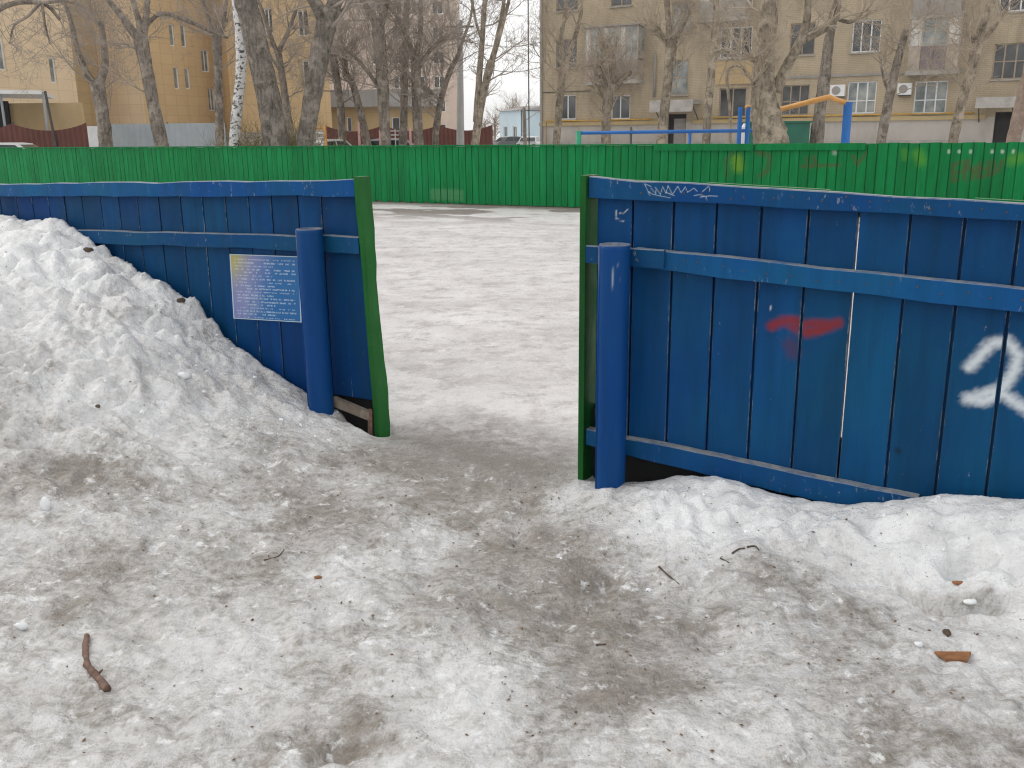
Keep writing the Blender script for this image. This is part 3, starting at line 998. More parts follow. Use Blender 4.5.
words = gnoise(tu * 26 + rw * 7.7, rw * 3.3, 44) > -.16
glyph = gnoise(tu * 95 + rw * 3.1, ln * 2.2, 45) > -.22
rl = .62 + .36 * np.abs(np.sin(rw * 2.1)); st_ = np.where(rw % 5 == 0, .20, .07)
txt = inrow & words & glyph & (tu < rl) & (tu > st_)
blot = np.exp(-(((tu - .30) / .16) ** 2 + ((tv - .28) / .20) ** 2)) * (.5 + .5 * gnoise(tu * 9, tv * 9, 4))
colr = colr * (1 - blot[..., None] * .3) + np.array([.55, .58, .66]) * blot[..., None] * .3
amt = np.where(txt, .5, 0)[..., None]
colr = colr * (1 - amt) + np.array([.66, .76, .84]) * amt
edge_ = ((tu < .012) | (tu > .988) | (tv < .015) | (tv > .985))[..., None]
colr = np.where(edge_, np.array([.50, .62, .70]), colr)
at_ = (np.r_[colr.reshape(-1, 3), np.tile([.3, .4, .5], (4, 1))], np.r_[np.ones(nu * nz), np.ones(4)])
sg = mb.build('information_sheet', 'sign_print', None, origin=FP(A[0][0], dS, A[0][1]), attr=at_)
tag(sg, 'blue and yellow printed information sheet fixed below the middle rail', 'notice')

# ------------------------------------------------------------------ far green boards of the rink
gz = lambda u: 1.285
fg = thing('rink_fence', 'long green plank wall along the far side of the rink', 'fence', FP(-15, D_G, 0))
YG, RB = (0.17, 0.33, 0.02), (0.12, 0.058, 0.030)
gs = [([(737, 160), (738, 167)], .07, .12, YG, .8), ([(757, 152), (770, 156), (768, 170), (760, 176)], .03, .05, RB, .45), ([(727, 176), (726, 160), (733, 153)], .03, .05, RB, .35),
      ([(918, 154), (921, 161)], .06, .10, (0.10, 0.33, 0.03), .65), ([(904, 151), (905, 158)], .04, .06, (0.08, 0.30, 0.03), .5), ([(1012, 160), (1020, 158)], .06, .10, (0.11, 0.33, 0.03), .6)]
def rpx(p):
    return [(800 + x / 4.57, 130 + y / 4.57) for x, y in p]
for p in [[(700, 160), (700, 235), (720, 225)], [(700, 160), (735, 145)], [(712, 195), (740, 190)], [(750, 145), (752, 225)], [(750, 150), (770, 140), (768, 180), (752, 185)], [(785, 225), (785, 170), (797, 200), (808, 165), (810, 220)], [(825, 150), (826, 215), (850, 210)], [(826, 180), (848, 176)], [(860, 145), (862, 205), (885, 200), (886, 140)], [(905, 190), (925, 140)], [(10, 165), (180, 160)], [(60, 120), (75, 165)], [(240, 120), (262, 160), (300, 105)], [(30, 130), (45, 170)]]:
    gs.append((rpx(p), .020, .030, RB, .55))
gs += [(rpx([(155, 85), (160, 105)]), .03, .04, (.4, .5, .42), .7), ([(433, 192), (461, 193)], .06, .05, (.10, .27, .12), .6), ([(433, 197), (461, 198)], .06, .05, (.09, .26, .12), .6)]
for x in (680, 728, 780, 878, 925, 975):
    gs.append((rpx([(x, 95), (x, 102)]), .018, .02, (.5, .6, .5), .75))
gs = px_strokes(gs, D_G)
u = -36.0
k = 0
mesh_bank = []
while u < 2.6:
    wd = .172 + .012 * math.sin(k * 2.3) * (1 if u > -16 else .4)
    zt = 1.285 + (.026 if u > -3.2 else 0) + .007 * math.sin(k * 1.7)
    gap = .010 if u > -13 else .006
    if u > -13 and k % 5 == 2:
        gap = .016
    board('board', 'green_paint', fg, u + gap / 2, u + wd - gap / 2, (.02 + .02 * math.sin(k * 3.1),) * 2, (zt, zt), D_G, .026, gs, res=.02, lap=.02, lift=.005 * math.sin(k * 4.7), back='green_paint', ch=.004)
    u += wd
    k += 1
mb = MB()
ue = on_plane(655, 146, D_G)[0]
for a in np.arange(-36, ue - .5, 3.0):
    mb = MB()
    mb.fbox(a, a + 2.985, D_G - .035, D_G + .07, 1.287, 1.318)
    mb.build('cap_plank', 'green_paint', fg)
a, b = ue, on_plane(866, 147, D_G)[0]
mb = MB(); mb.fbox(a, (a + b) / 2 - .01, D_G - .045, D_G - .004, 1.185, 1.314); mb.build('top_rail', 'green_paint', fg)
mb = MB(); mb.fbox((a + b) / 2 + .01, b, D_G - .045, D_G - .004, 1.188, 1.314); mb.build('top_rail', 'green_paint', fg)
mb = MB(); mb.fbox(-36, 2.6, D_G + .034, D_G + .075, -.06, .20); mb.build('rear_rail', 'grey_wood', fg)
mb = MB(); mb.fbox(-36, 2.6, D_G + .034, D_G + .075, .95, 1.05); mb.build('rear_rail', 'grey_wood', fg)
for a in np.arange(-35, 2.6, 3.0):
    mb = MB(); mb.fbox(a, a + .10, D_G + .076, D_G + .17, -.10, 1.15); mb.build('post', 'grey_wood', fg)

# ------------------------------------------------------------------ building helpers
class Wall:
    """a vertical wall plane from plan point A to B; outward normal faces the camera side"""
    def __init__(self, A, B):
        self.A, self.B = np.array(A, float), np.array(B, float)
        e = self.B - self.A
        self.L = float(np.hypot(*e))
        self.e = np.array([e[0] / self.L, e[1] / self.L, 0])
        n = np.array([self.e[1], -self.e[0], 0])
        if n[:2] @ (-(self.A + self.B) / 2) < 0:
            n = -n
        self.n = n
        self.A3 = np.array([A[0], A[1], 0.0])
    def P(self, s, z, o=0.0):
        return self.A3 + self.e * s + self.n * o + np.array([0, 0, z])
    def px(self, x, y, o=0.0):
        r = ray(x, y)
        k = (self.n @ (self.A3 + self.n * o - CAMP)) / (self.n @ r)
        Q = CAMP + r * k
        return float(self.e @ (Q - self.A3)), float(Q[2])
    def rect(self, x0, y0, x1, y1, o=0.0):
        xm, ym = (x0 + x1) / 2, (y0 + y1) / 2
        return (self.px(x0, ym, o)[0], self.px(x1, ym, o)[0], self.px(xm, y1, o)[1], self.px(xm, y0, o)[1])

def wall_mesh(mb, W, s0, s1, z0, z1, holes, rec=0.14, mat=0):
    ss = sorted({s0, s1, *[min(max(h[i], s0), s1) for h in holes for i in (0, 1)]})
    zz = sorted({z0, z1, *[min(max(h[i], z0), z1) for h in holes for i in (2, 3)]})
    for a, b in zip(ss[:-1], ss[1:]):
        for c, d in zip(zz[:-1], zz[1:]):
            m = ((a + b) / 2, (c + d) / 2)
            if any(h[0] < m[0] < h[1] and h[2] < m[1] < h[3] for h in holes):
                continue
            mb.add([W.P(a, c), W.P(b, c), W.P(b, d), W.P(a, d)], [(0, 1, 2, 3)], mat)
    for h in holes:
        a, b, c, d = h
        f = [W.P(a, c), W.P(b, c), W.P(b, d), W.P(a, d)]
        g = [W.P(a, c, -rec), W.P(b, c, -rec), W.P(b, d, -rec), W.P(a, d, -rec)]
        mb.add(f + g, [(0, 4, 5, 1), (1, 5, 6, 2), (2, 6, 7, 3), (3, 7, 4, 0)], mat)

def wbox(mb, W, s0, s1, z0, z1, o0, o1, mat=0):
    mb.obox(W.P(s0, z0, o0), W.e * (s1 - s0), W.n * (o1 - o0), np.array([0, 0, z1 - z0]), mat)

def window(root, W, r, mull=(0.5,), transom=None, frame='white_frame', glass='window_glass', rec=0.14, fw=0.06, sill=True, curtain=None, name='window'):
    s0, s1, z0, z1 = r
    mb = MB()
    o0, o1 = -rec + .012, -rec + .065
    wbox(mb, W, s0, s1, z0, z0 + fw, o0, o1); wbox(mb, W, s0, s1, z1 - fw, z1, o0, o1)
    wbox(mb, W, s0, s0 + fw, z0 + fw, z1 - fw, o0, o1); wbox(mb, W, s1 - fw, s1, z0 + fw, z1 - fw, o0, o1)
    for m in mull:
        c = s0 + (s1 - s0) * m
        wbox(mb, W, c - fw * .55, c + fw * .55, z0 + fw, z1 - fw, o0, o1)
    if transom:
        c = z0 + (z1 - z0) * transom
        wbox(mb, W, s0 + fw, s1 - fw, c - fw * .4, c + fw * .4, o0 + .003, o1 - .004)
    f = mb.build(name, frame, root)
    edges = [s0 + fw] + [s0 + (s1 - s0) * m for m in mull] + [s1 - fw]
    for a, b in zip(edges[:-1], edges[1:]):
        mb = MB(); wbox(mb, W, a + .002, b - .002, z0 + fw * .9, z1 - fw * .9, o0 + .012, o0 + .026); mb.build('pane', glass, f)
    if curtain:
        mb = MB()
        n = 14
        for a, b in curtain:
            for i in range(n):
                x0, x1 = s0 + (s1 - s0) * (a + (b - a) * i / n), s0 + (s1 - s0) * (a + (b - a) * (i + 1) / n)
                wbox(mb, W, x0, x1, z0 + fw, z1 - fw, -rec + .0265, -rec + .0275 + .0015 * (i % 2))
        mb.build('curtain', 'curtain', f)
    if sill:
        mb = MB(); wbox(mb, W, s0 - .06, s1 + .06, z0 - .07, z0 - .002, -.10, .09); mb.build('sill', 'concrete', f)
    mb = MB(); wbox(mb, W, s0, s1, z0, z1, -rec - .03, -rec + .008); mb.build('room_shade', 'dark_opening', f)
    return f

# ------------------------------------------------------------------ right: tan brick block of flats, parallel to the rink
DB = 52.0
uc = on_plane(540.5, 80, DB)[0]
A_ = FP(uc, DB, 0); B_ = FP(uc + 44, DB, 0)
WR = Wall(A_[:2], B_[:2])
br = thing('apartment_block', 'tan brick apartment block with glazed balconies behind the playground', 'building', WR.P(22, 0))
R = WR.rect
wins = [
    (R(555, 95, 576, 119.5), dict(mull=(.6,), curtain=None)),
    (R(611, 95, 630, 119), dict(mull=(.48,))),
    (R(719, 88, 746, 117), dict(mull=(.5,), frame='brown_frame')),
    (R(781, 85, 809, 115), dict(mull=(.33, .66), transom=.45, frame='brown_frame')),
    (R(847, 81.5, 876, 113.5), dict(mull=(.34, .68), transom=.4, glass='window_glass_pale')),
    (R(914, 81, 947, 113.5), dict(mull=(.34, .66), transom=.42, glass='window_glass_pale')),
    (R(556, 39, 577, 68), dict(mull=(.3, .55), frame='brown_frame')),
    (R(664, 60, 688, 95), dict(mull=(.5,), transom=.5, frame='brown_frame', glass='window_glass_pale')),
    (R(672, 2, 691, 33), dict(mull=(.5,), transom=.6, frame='brown_frame', glass='window_glass_pale')),
    (R(720, 27, 752, 58), dict(mull=(.33, .66), transom=None)),
    (R(790, 23, 815, 55), dict(mull=(.5,), frame='brown_frame')),
    (R(852, 20, 881, 52), dict(mull=(.33, .66))),
    (R(993, 43, 1030, 79), dict(mull=(.3, .62), transom=.5, frame='brown_frame')),
    (R(556, -22, 578, 11), dict(mull=(.5,), frame='brown_frame')),
    (R(611, -22, 632, 6), dict(mull=(.5,), frame='brown_frame')),
    (R(855, -42, 882, -10), dict(mull=(.33, .66))),
    (R(1000, -22, 1036, 11), dict(mull=(.3, .62), frame='white_frame')),
    (R(790, -42, 815, -10), dict(mull=(.5,))),
]
bal1 = R(592, 28, 644, 81)
bal2 = R(912, 17, 962, 71)
bal3 = R(706, -20, 752, 19)
bal4 = R(918, -52, 966, 15)
door1 = (R(668, 114, 686, 140)[0], R(668, 114, 686, 140)[1], .02, R(668, 114, 686, 140)[3])
door2 = (R(994, 112, 1014, 140)[0], R(994, 112, 1014, 140)[1], .02, R(994, 112, 1014, 140)[3])
ZLED = WR.px(655, 122.5)[1]
holes = [w_[0] for w_ in wins] + [door1, door2]
mb = MB()
wall_mesh(mb, WR, 0, 44, ZLED, 16.0, holes)
mb.build('brick_wall', 'tan_brick', br)
mb = MB()
wall_mesh(mb, WR, 0, 44, -.2, ZLED - .002, [(a, b, c, min(d, ZLED - .002)) for a, b, c, d in (door1, door2)])
mb.build('plinth', 'plinth_grey', br)
mb = MB()
g0 = WR.P(0, 0)
mb.obox(WR.P(0, -.2, -12), WR.e * 44, WR.n * 11.6, np.array([0, 0, 16.2]))
mb.build('core', 'tan_plaster', br)
mb = MB()
mb.add([WR.P(0, -.2, 0), WR.P(0, -.2, -12), WR.P(0, 16, -12), WR.P(0, 16, 0)], [(0, 1, 2, 3)])
mb.build('gable_wall', 'tan_brick', br)
mb = MB(); wbox(mb, WR, -.5, 44.5, 16.003, 16.35, -12.4, .5); mb.build('roof', 'concrete', br)
mb = MB(); wbox(mb, WR, -.05, door1[0] - .4, ZLED - .10, ZLED + .10, .003, .10); wbox(mb, WR, door1[1] + .4, door2[0] - .4, ZLED - .10, ZLED + .10, .003, .10); mb.build('ledge', 'tan_plaster', br)
for s0, s1 in ((.5, door1[0] - .6), (door1[1] + .6, door2[0] - .8)):
    mb = MB(); wbox(mb, WR, s0, s1, .95, 1.10, .003, .16); mb.build('plinth_band', 'concrete', br)
for r_, kw in wins:
    window(br, WR, r_, **kw)
def entrance(door, px, dpx, name):
    a, b, c, d = door
    mb = MB(); wbox(mb, WR, a + .02, b - .02, c, d - .01, -.50, -.132); ob = mb.build('doorway', 'dark_opening', br)
    mb = MB(); wbox(mb, WR, a + (b - a) * .30, b - .05, c, d - .25, -.131, -.09); mb.build('door', 'balcony_metal', br) if name == 'door' else None
    s0, s1, z0, z1 = R(*px, o=1.2)
    mb = MB()
    wbox(mb, WR, s0, s1, z1 - .22, z1, 0, 1.3)
    mb.hexa([WR.P(s0, z1 - .24, 1.3), WR.P(s1, z1 - .24, 1.3), WR.P(s1, z1 - .24, 1.22), WR.P(s0, z1 - .24, 1.22), WR.P(s0, z0, 1.5), WR.P(s1, z0, 1.5), WR.P(s1, z0, 1.42), WR.P(s0, z0, 1.42)][4:] + [WR.P(s0, z1, 1.36), WR.P(s1, z1, 1.36), WR.P(s1, z1, 1.30), WR.P(s0, z1, 1.30)])
    cn_ = mb.build('canopy', 'concrete', br)
    for s_ in (s0 + .12, s1 - .12):
        mb = MB(); mb.tube([WR.P(s_, z1 - .3, 1.1), WR.P(s_, z1 - 1.1, .02)], [.03, .03], 6); mb.build('bracket', 'dark_metal', cn_)
entrance(door1, (651, 100, 694, 112), None, 'door')
entrance(door2, (976, 97, 1016, 108), None, 'open')
def balcony(r_, glaze, mats, n=6, depth=.95, gl='window_glass_pale', roof=True):
    s0, s1, z0, z1 = r_
    zg = z0 + (z1 - z0) * glaze
    mb = MB(); wbox(mb, WR, s0 - .05, s1 + .05, z0 - .20, z0, .003, depth + .08); slab = mb.build('balcony_slab', 'concrete', br)
    k = len(mats)
    for i, m in enumerate(mats):
        a, b = s0 + (s1 - s0) * i / k, s0 + (s1 - s0) * (i + 1) / k
        mb = MB(); wbox(mb, WR, a + .01, b - .01, z0 + .003, zg, depth - .05, depth); mb.build('parapet_panel', m, slab)
    for s_ in (s0, s1 - .05):
        mb = MB(); wbox(mb, WR, s_, s_ + .05, z0 + .003, zg, .003, depth - .052); mb.build('parapet_panel', mats[0], slab)
    if glaze < .9:
        mb = MB()
        for i in range(n + 1):
            c = s0 + (s1 - s0) * i / n
            wbox(mb, WR, c - .035, c + .035, zg + .05, z1 - .06, depth - .05, depth)
        wbox(mb, WR, s0 - .03, s1 + .03, zg + .002, zg + .05, depth - .06, depth + .01)
        wbox(mb, WR, s0 - .03, s1 + .03, z1 - .06, z1, depth - .06, depth + .01)
        fr_ = mb.build('balcony_glazing', 'balcony_panel', br)
        for i in range(n):
            a, b = s0 + (s1 - s0) * i / n, s0 + (s1 - s0) * (i + 1) / n
            mb = MB(); wbox(mb, WR, a + .036, b - .036, zg + .051, z1 - .061, depth - .035, depth - .02); mb.build('pane', gl if i % 3 else 'curtain', fr_)
        for s_ in (s0, s1 - .02):
            mb = MB(); wbox(mb, WR, s_, s_ + .02, zg + .051, z1 - .061, .003, depth - .06); mb.build('side_pane', gl, fr_)
        if roof:
            mb = MB(); wbox(mb, WR, s0 - .12, s1 + .12, z1 + .002, z1 + .08, .003, depth + .12); mb.build('balcony_roof', 'balcony_metal', fr_)
balcony(bal1, .37, ['balcony_panel', 'balcony_metal'], 9)
balcony(bal2, .44, ['balcony_panel', 'balcony_purple', 'balcony_purple', 'balcony_panel'], 4)
balcony(bal3, .42, ['balcony_metal', 'balcony_metal'], 5)
balcony(bal4, .34, ['balcony_metal', 'balcony_metal', 'balcony_metal'], 5)
r_ = R(716, 58.5, 760, 84)
mb = MB(); wbox(mb, WR, r_[0], r_[1], r_[2], r_[3] - .1, .003, .10); mb.build('brick_apron', 'shade_tile', br)
for px_ in ((831.5, 85, 846, 96.5), (898.5, 83.5, 912.5, 95)):
    a, b, c, d = R(*px_)
    mb = MB(); wbox(mb, WR, a, b, c, d, .05, .38); ac = mb.build('air_conditioner', 'white_frame', br)
    cx, cz, rr = a + (b - a) * .42, (c + d) / 2, (d - c) * .38
    mb = MB(); mb.tube([WR.P(cx, cz, .381), WR.P(cx, cz, .40)], [rr, rr * .95], 18); mb.build('fan_grille', 'balcony_metal', ac)
    mb = MB(); wbox(mb, WR, a + .05, b - .05, c - .06, c - .002, .003, .34); mb.build('bracket', 'dark_metal', ac)
# pipes and cables along the front
mb = MB(); mb.tube([WR.P(.10, 16, .12), WR.P(.10, .3, .12), WR.P(.14, .1, .3)], [.075] * 3, 8); mb.build('downpipe', 'balcony_metal', br, smooth=True)
mb = MB(); mb.tube([WR.P(-.55, 15.6, .5), WR.P(-.52, .2, .5)], [.04, .04], 6); mb.build('downpipe', 'dark_metal', br, smooth=True)
mb = MB(); mb.tube([WR.P(.45, .0, .14), WR.P(.45, ZLED + .18, .14), WR.P(door1[0] - .9, ZLED + .18, .14)], [.04] * 3, 8); mb.build('gas_pipe', 'gas_yellow', br, smooth=True)
mb = MB(); mb.tube([WR.P(door1[1] + .9, ZLED + .2, .14), WR.P(door2[0] - .9, ZLED + .2, .14)], [.035] * 2, 8); mb.build('gas_pipe', 'gas_yellow', br, smooth=True)
zc = WR.px(870, 74)[1]
mb = MB(); wbox(mb, WR, WR.px(786, 76)[0], WR.px(965, 74)[0], zc - .08, zc + .04, .003, .07); mb.build('string_course', 'balcony_metal', br)
mb = MB(); wbox(mb, WR, .2, WR.px(590, 92)[0], WR.px(560, 92)[1] - .02, WR.px(560, 92)[1] + .02, .003, .05); mb.build('cable', 'dark_metal', br)
s_, z_ = WR.px(656, 54)
mb = MB(); mb.tube([WR.P(s_, z_ - 2.3, .12), WR.P(s_, z_, .12)], [.07, .07], 8); mb.build('vent_pipe', 'balcony_metal', br, smooth=True)

# ------------------------------------------------------------------ left: ochre tiled building with set-back faces
pl = [(-120, 42), (83, 53), (107, 57.5), (148, 56.5), (226, 63), (234, 60), (333, 56)]
PV = []
for x, Y in pl:
    P_ = at_y(x, 140, Y)
    PV.append((P_[0], P_[1]))
bl_ = thing('ochre_building', 'ochre tiled building with narrow paired windows behind the bare trees', 'building', (PV[3][0], PV[3][1], 0))
faces = [Wall(PV[i], PV[i + 1]) for i in range(len(PV) - 1)]
fm = ['cream_tile', 'shade_tile', 'cream_tile', 'orange_tile', 'orange_tile', 'orange_tile']  # shade of the set-back second face is put into its darker tile colour
fw_ = [[(-3, 30, 4, 70), (50, 58, 56, 83, 'slit')],
       [], [],
       [(169.5, 24, 174.5, 46), (181, 25, 186, 47), (174, 67, 179, 89), (185, 68, 190, 89), (201.5, 50, 209, 72), (208.5, 88, 215, 111)],
       [], [(297, 10, 308, 36), (302, 60, 314, 80), (264, 8, 272, 34)]]
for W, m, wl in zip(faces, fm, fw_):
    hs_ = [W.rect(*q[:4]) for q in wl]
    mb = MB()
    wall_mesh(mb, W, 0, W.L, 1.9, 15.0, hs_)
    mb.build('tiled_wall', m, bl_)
    mb = MB(); wbox(mb, W, 0, W.L, -.1, 1.897, -.3, .06); mb.build('plinth', 'plinth_grey', bl_)
    for q, h_ in zip(wl, hs_):
        window(bl_, W, h_, mull=(.5,) if (h_[1] - h_[0]) > .6 else (), fw=.07, sill=False, glass='window_glass_pale' if q[0] < 240 else 'window_glass')
mb = MB()
pts = [(*p, 15.002) for p in PV] + [(PV[-1][0] * 1.32, PV[-1][1] * 1.32, 15.002), (PV[0][0] - 6, PV[0][1] + 30, 15.002)]
pts2 = [(p[0], p[1], 15.4) for p in pts]
n_ = len(pts)
mb.add(pts + pts2, [tuple(range(n_, 2 * n_)), tuple(reversed(range(n_)))] + [(i, (i + 1) % n_, n_ + (i + 1) % n_, n_ + i) for i in range(n_)])
mb.build('roof', 'concrete', bl_)
mb = MB()
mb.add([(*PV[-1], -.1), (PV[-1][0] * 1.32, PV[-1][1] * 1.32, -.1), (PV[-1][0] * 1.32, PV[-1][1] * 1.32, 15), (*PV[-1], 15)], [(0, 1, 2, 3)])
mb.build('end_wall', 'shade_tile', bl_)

# low wing with a grey fascia
P1, P2 = at_y(330, 140, 61), at_y(440, 140, 61.5)
WL = Wall(P1[:2], P2[:2])
lw = thing('low_wing', 'low tan annexe with a deep grey fascia beside the ochre building', 'building', WL.P(WL.L / 2, 0))
zf0, zf1 = WL.px(385, 107)[1], WL.px(385, 90)[1]
dh = [WL.rect(a, 117, b, 132) for a, b in ((347, 352), (392, 400))]
mb = MB(); wall_mesh(mb, WL, 0, WL.L, -.1, zf0 - .002, dh); mb.build('wall', 'far_tan_wall', lw)
mb = MB(); wbox(mb, WL, -.3, WL.L + .3, zf0, zf1, -4, .8); mb.build('fascia', 'grey_fascia', lw)
for h_ in dh:
    window(lw, WL, h_, mull=(), fw=.06, sill=False)
mb = MB(); wbox(mb, WL, -.1, WL.L + .1, -.1, zf0 - .003, -4.3, -.18); mb.build('core', 'far_tan_wall', lw)

# pale high-rise behind
P1, P2 = at_y(330, 130, 128), at_y(457, 130, 128)
WH = Wall(P1[:2], P2[:2])
hr = thing('high_rise', 'pale pinkish high-rise with rows of small white windows far behind the trees', 'building', WH.P(WH.L / 2, 0))
hh_ = []
for zz in np.arange(1.6, 27, 3.0):
    for s_ in np.arange(.8, WH.L - 1.6, 2.6):
        hh_.append((s_, s_ + 1.45, zz, zz + 1.5))
mb = MB(); wall_mesh(mb, WH, 0, WH.L, -.1, 29, hh_, .2); mb.build('wall', 'pale_highrise', hr)
mb = MB(); wbox(mb, WH, 0, WH.L, -.1, 29.3, -14, -.25); mb.build('core', 'pale_highrise', hr)
base_win = None
for a, b, c, d in hh_:
    if c > 24 or a < WH.L * .30:
        continue
    if base_win is None:
        mb = MB()
        wbox(mb, WH, a, b, c, c + .1, -.18, -.1); wbox(mb, WH, a, b, d - .1, d, -.18, -.1)
        for q in (a, (a + b) / 2 - .05, b - .1):
            wbox(mb, WH, q, q + .1, c + .1, d - .1, -.18, -.1)
        base_win = mb.build('window', 'white_frame', hr)
        mb = MB(); wbox(mb, WH, a + .02, b - .02, c + .02, d - .02, -.24, -.17); base_pane = mb.build('pane', 'window_glass', base_win)
        a0, c0 = a, c
    else:
        f_ = base_win.copy(); COL.objects.link(f_); f_.parent = hr
        f_.location = tuple(WH.e * (a - a0) + np.array([0, 0, c - c0]))
        g_ = base_pane.copy(); COL.objects.link(g_); g_.parent = f_

# little pale blue house at the end of the drive
P1, P2 = at_y(500, 139, 118), at_y(521, 139, 114)
WB = Wall(P1[:2], P2[:2])
bh = thing('blue_house', 'small pale blue house at the far end of the drive', 'building', WB.P(WB.L / 2, 0))
zt = WB.px(508, 111)[1]
bw = [(WB.L * .18, WB.L * .36, 1.3, 2.6), (WB.L * .62, WB.L * .80, 1.3, 2.6)]
mb = MB(); wall_mesh(mb, WB, 0, WB.L, -.3, zt, bw); mb.build('wall', 'blue_house_wall', bh)
mb = MB(); wbox(mb, WB, -.1, WB.L + .1, -.3, zt - .05, -7, -.2); mb.build('core', 'blue_house_wall', bh)
mb = MB()
mb.add([WB.P(-.3, zt + .01, .3), WB.P(WB.L + .3, zt + .01, .3), WB.P(WB.L + .3, zt + .01, -7.3), WB.P(-.3, zt + .01, -7.3), WB.P(-.3, zt + .6, -3.5), WB.P(WB.L + .3, zt + .6, -3.5)], [(0, 1, 5, 4), (2, 3, 4, 5), (0, 4, 3), (1, 2, 5), (3, 2, 1, 0)])
mb.build('roof', 'grey_fascia', bh)
for h_ in bw:
    window(bh, WB, h_, mull=(.5,), fw=.07, sill=False)

# ------------------------------------------------------------------ sheet metal fences, shelter
def sheet_fence(name, label, p0, p1, zt, mat, rib=.19, scallop=None, group=None):
    A, B = np.array(p0[:2]), np.array(p1[:2])
    W = Wall(A, B)
    t_ = thing(name, label, 'fence', W.P(W.L / 2, 0), group)
    npan = max(1, int(round(W.L / 2.3)))
    for k in range(npan):
        a, b = W.L * k / npan, W.L * (k + 1) / npan
        m = max(4, int((b - a) / rib) * 2)
        top = []
        mb = MB()
        for i in range(m + 1):
            f = i / m
            z = zt - (scallop * (math.sin(math.pi * f) ** .8) if scallop else 0)
            o = .02 if i % 2 else -.02
            mb.v.append(tuple(map(float, W.P(a + (b - a) * f, .02, o)))); mb.v.append(tuple(map(float, W.P(a + (b - a) * f, z, o))))
            mb.v.append(tuple(map(float, W.P(a + (b - a) * f, .02, o - .004)))); mb.v.append(tuple(map(float, W.P(a + (b - a) * f, z, o - .004))))
        for i in range(m):
            q = 4 * i
            mb.f += [(q, q + 4, q + 5, q + 1), (q + 2, q + 3, q + 7, q + 6), (q + 1, q + 5, q + 7, q + 3)]; mb.m += [0] * 3
        mb.build('metal_sheet', mat, t_)
        mb = MB(); wbox(mb, W, a - .03, a + .03, -.2, zt + .05, -.10, -.03); mb.build('post', 'dark_metal', t_)
    return t_
def zat(x, y, Y):
    return float(at_y(x, y, Y)[2])
sheet_fence('sheet_fence', 'dark red metal sheet fence with scalloped top by the shelter', at_y(-60, 140, 37), at_y(88, 140, 37), zat(60, 122, 35.5), 'brown_metal', scallop=.28)
sheet_fence('sheet_fence', 'plain grey corrugated metal fence behind the forked trees', at_y(111, 140, 46), at_y(226, 140, 46), zat(160, 123.5, 46), 'grey_metal', rib=.25)
sheet_fence('sheet_fence', 'dark red metal sheet fence with scalloped top behind the thin trees', at_y(326, 140, 42), at_y(493, 140, 44), zat(440, 124.5, 43), 'brown_metal', scallop=.26)
sh = thing('shelter', 'open metal shelter with a pale roof edge on thin posts', 'shelter', at_y(20, 150, 38) * [1, 1, 0])
zr = zat(20, 92, 38)
xa, xb = at_y(-90, 140, 38)[0], at_y(55, 140, 38)[0]
mb = MB(); mb.obox((xa, 36.6, zr), (xb - xa, .8, -.12), (-1.6, 4.5, 0), (0, 0, .14)); mb.build('roof', 'white_frame', sh)
for x in (7, 49, 58):
    p = at_y(x, 140, 37.6 if x < 58 else 37.0)
    mb = MB(); mb.tube([(p[0], p[1], -.1), (p[0] - (.25 if x == 58 else 0), p[1], zr - .02)], [.05, .05], 8); mb.build('post', 'dark_metal' if x == 58 else 'grey_metal', sh)
mb = MB(); p = at_y(-60, 140, 40.5); mb.obox((p[0], 40.6, 0), (at_y(86, 140, 40.6)[0] - p[0], 0, 0), (0, .12, 0), (0, 0, zat(40, 103, 40.6))); mb.build('back_wall', 'far_tan_wall', sh)
mb = MB(); p = at_y(-2, 140, 40.4); mb.obox((p[0], 40.4, 0), (at_y(12, 140, 40.4)[0] - p[0], 0, 0), (0, .15, 0), (0, 0, zat(6, 101, 40.4))); mb.build('doorway', 'dark_opening', sh)
p0, p1 = at_y(88.5, 140, 36.9), at_y(100, 140, 36.9)
mb = MB(); mb.obox((p0[0], 36.9, 0), (p1[0] - p0[0], 0, 0), (0, .05, 0), (0, 0, zat(94, 126, 36.9))); o_ = mb.build('notice_board', 'play_white', origin=(p0[0], 36.9, 0))
tag(o_, 'upright white notice board at the end of the dark red fence', 'sign')
p0 = at_y(103.5, 140, 31.5)
mb = MB(); mb.tube([(p0[0], 31.5, -.05), (p0[0], 31.5, zat(103, 136, 31.5))], [.09, .09], 10); mb.tube([(p0[0], 31.5, zat(103, 136, 31.5)), (p0[0], 31.5, zat(103, 134.5, 31.5))], [.10, .05], 10)
tag(mb.build('bollard', 'sign_yellow', origin=(p0[0], 31.5, 0)), 'short yellow bollard at the foot of a forked tree', 'bollard')

# ------------------------------------------------------------------ playground pieces
Y0 = 25.0
ra = thing('railing', 'blue pipe railing with a green end post above the green wall', 'railing', at_y(660, 150, Y0) * [1, 1, 0])
pa_, pb_ = at_y(578.5, 133, Y0), at_y(757, 130.5, Y0)
mb = MB(); mb.tube([pa_, pb_], [.045, .045], 8); mb.build('top_pipe', 'play_blue', ra, smooth=True)
mb = MB(); mb.tube([pa_ - [0, 0, .55], pb_ - [0, 0, .55]], [.03, .03], 8); mb.build('lower_pipe', 'play_blue', ra, smooth=True)
for x, m, r0 in ((578.5, 'play_green', .075), (631, 'dark_metal', .03), (690, 'play_blue', .04)):
    p = at_y(x, 132, Y0)
    mb = MB(); mb.tube([(p[0], Y0, -.1), (p[0], Y0, p[2] + (.12 if m == 'dark_metal' else .03))], [r0, r0], 10); mb.build('post', m, ra, smooth=True)
sw = thing('climbing_frame', 'blue posts carrying an orange peaked pipe around the thick tree', 'play equipment', at_y(795, 150, 24) * [1, 1, 0])
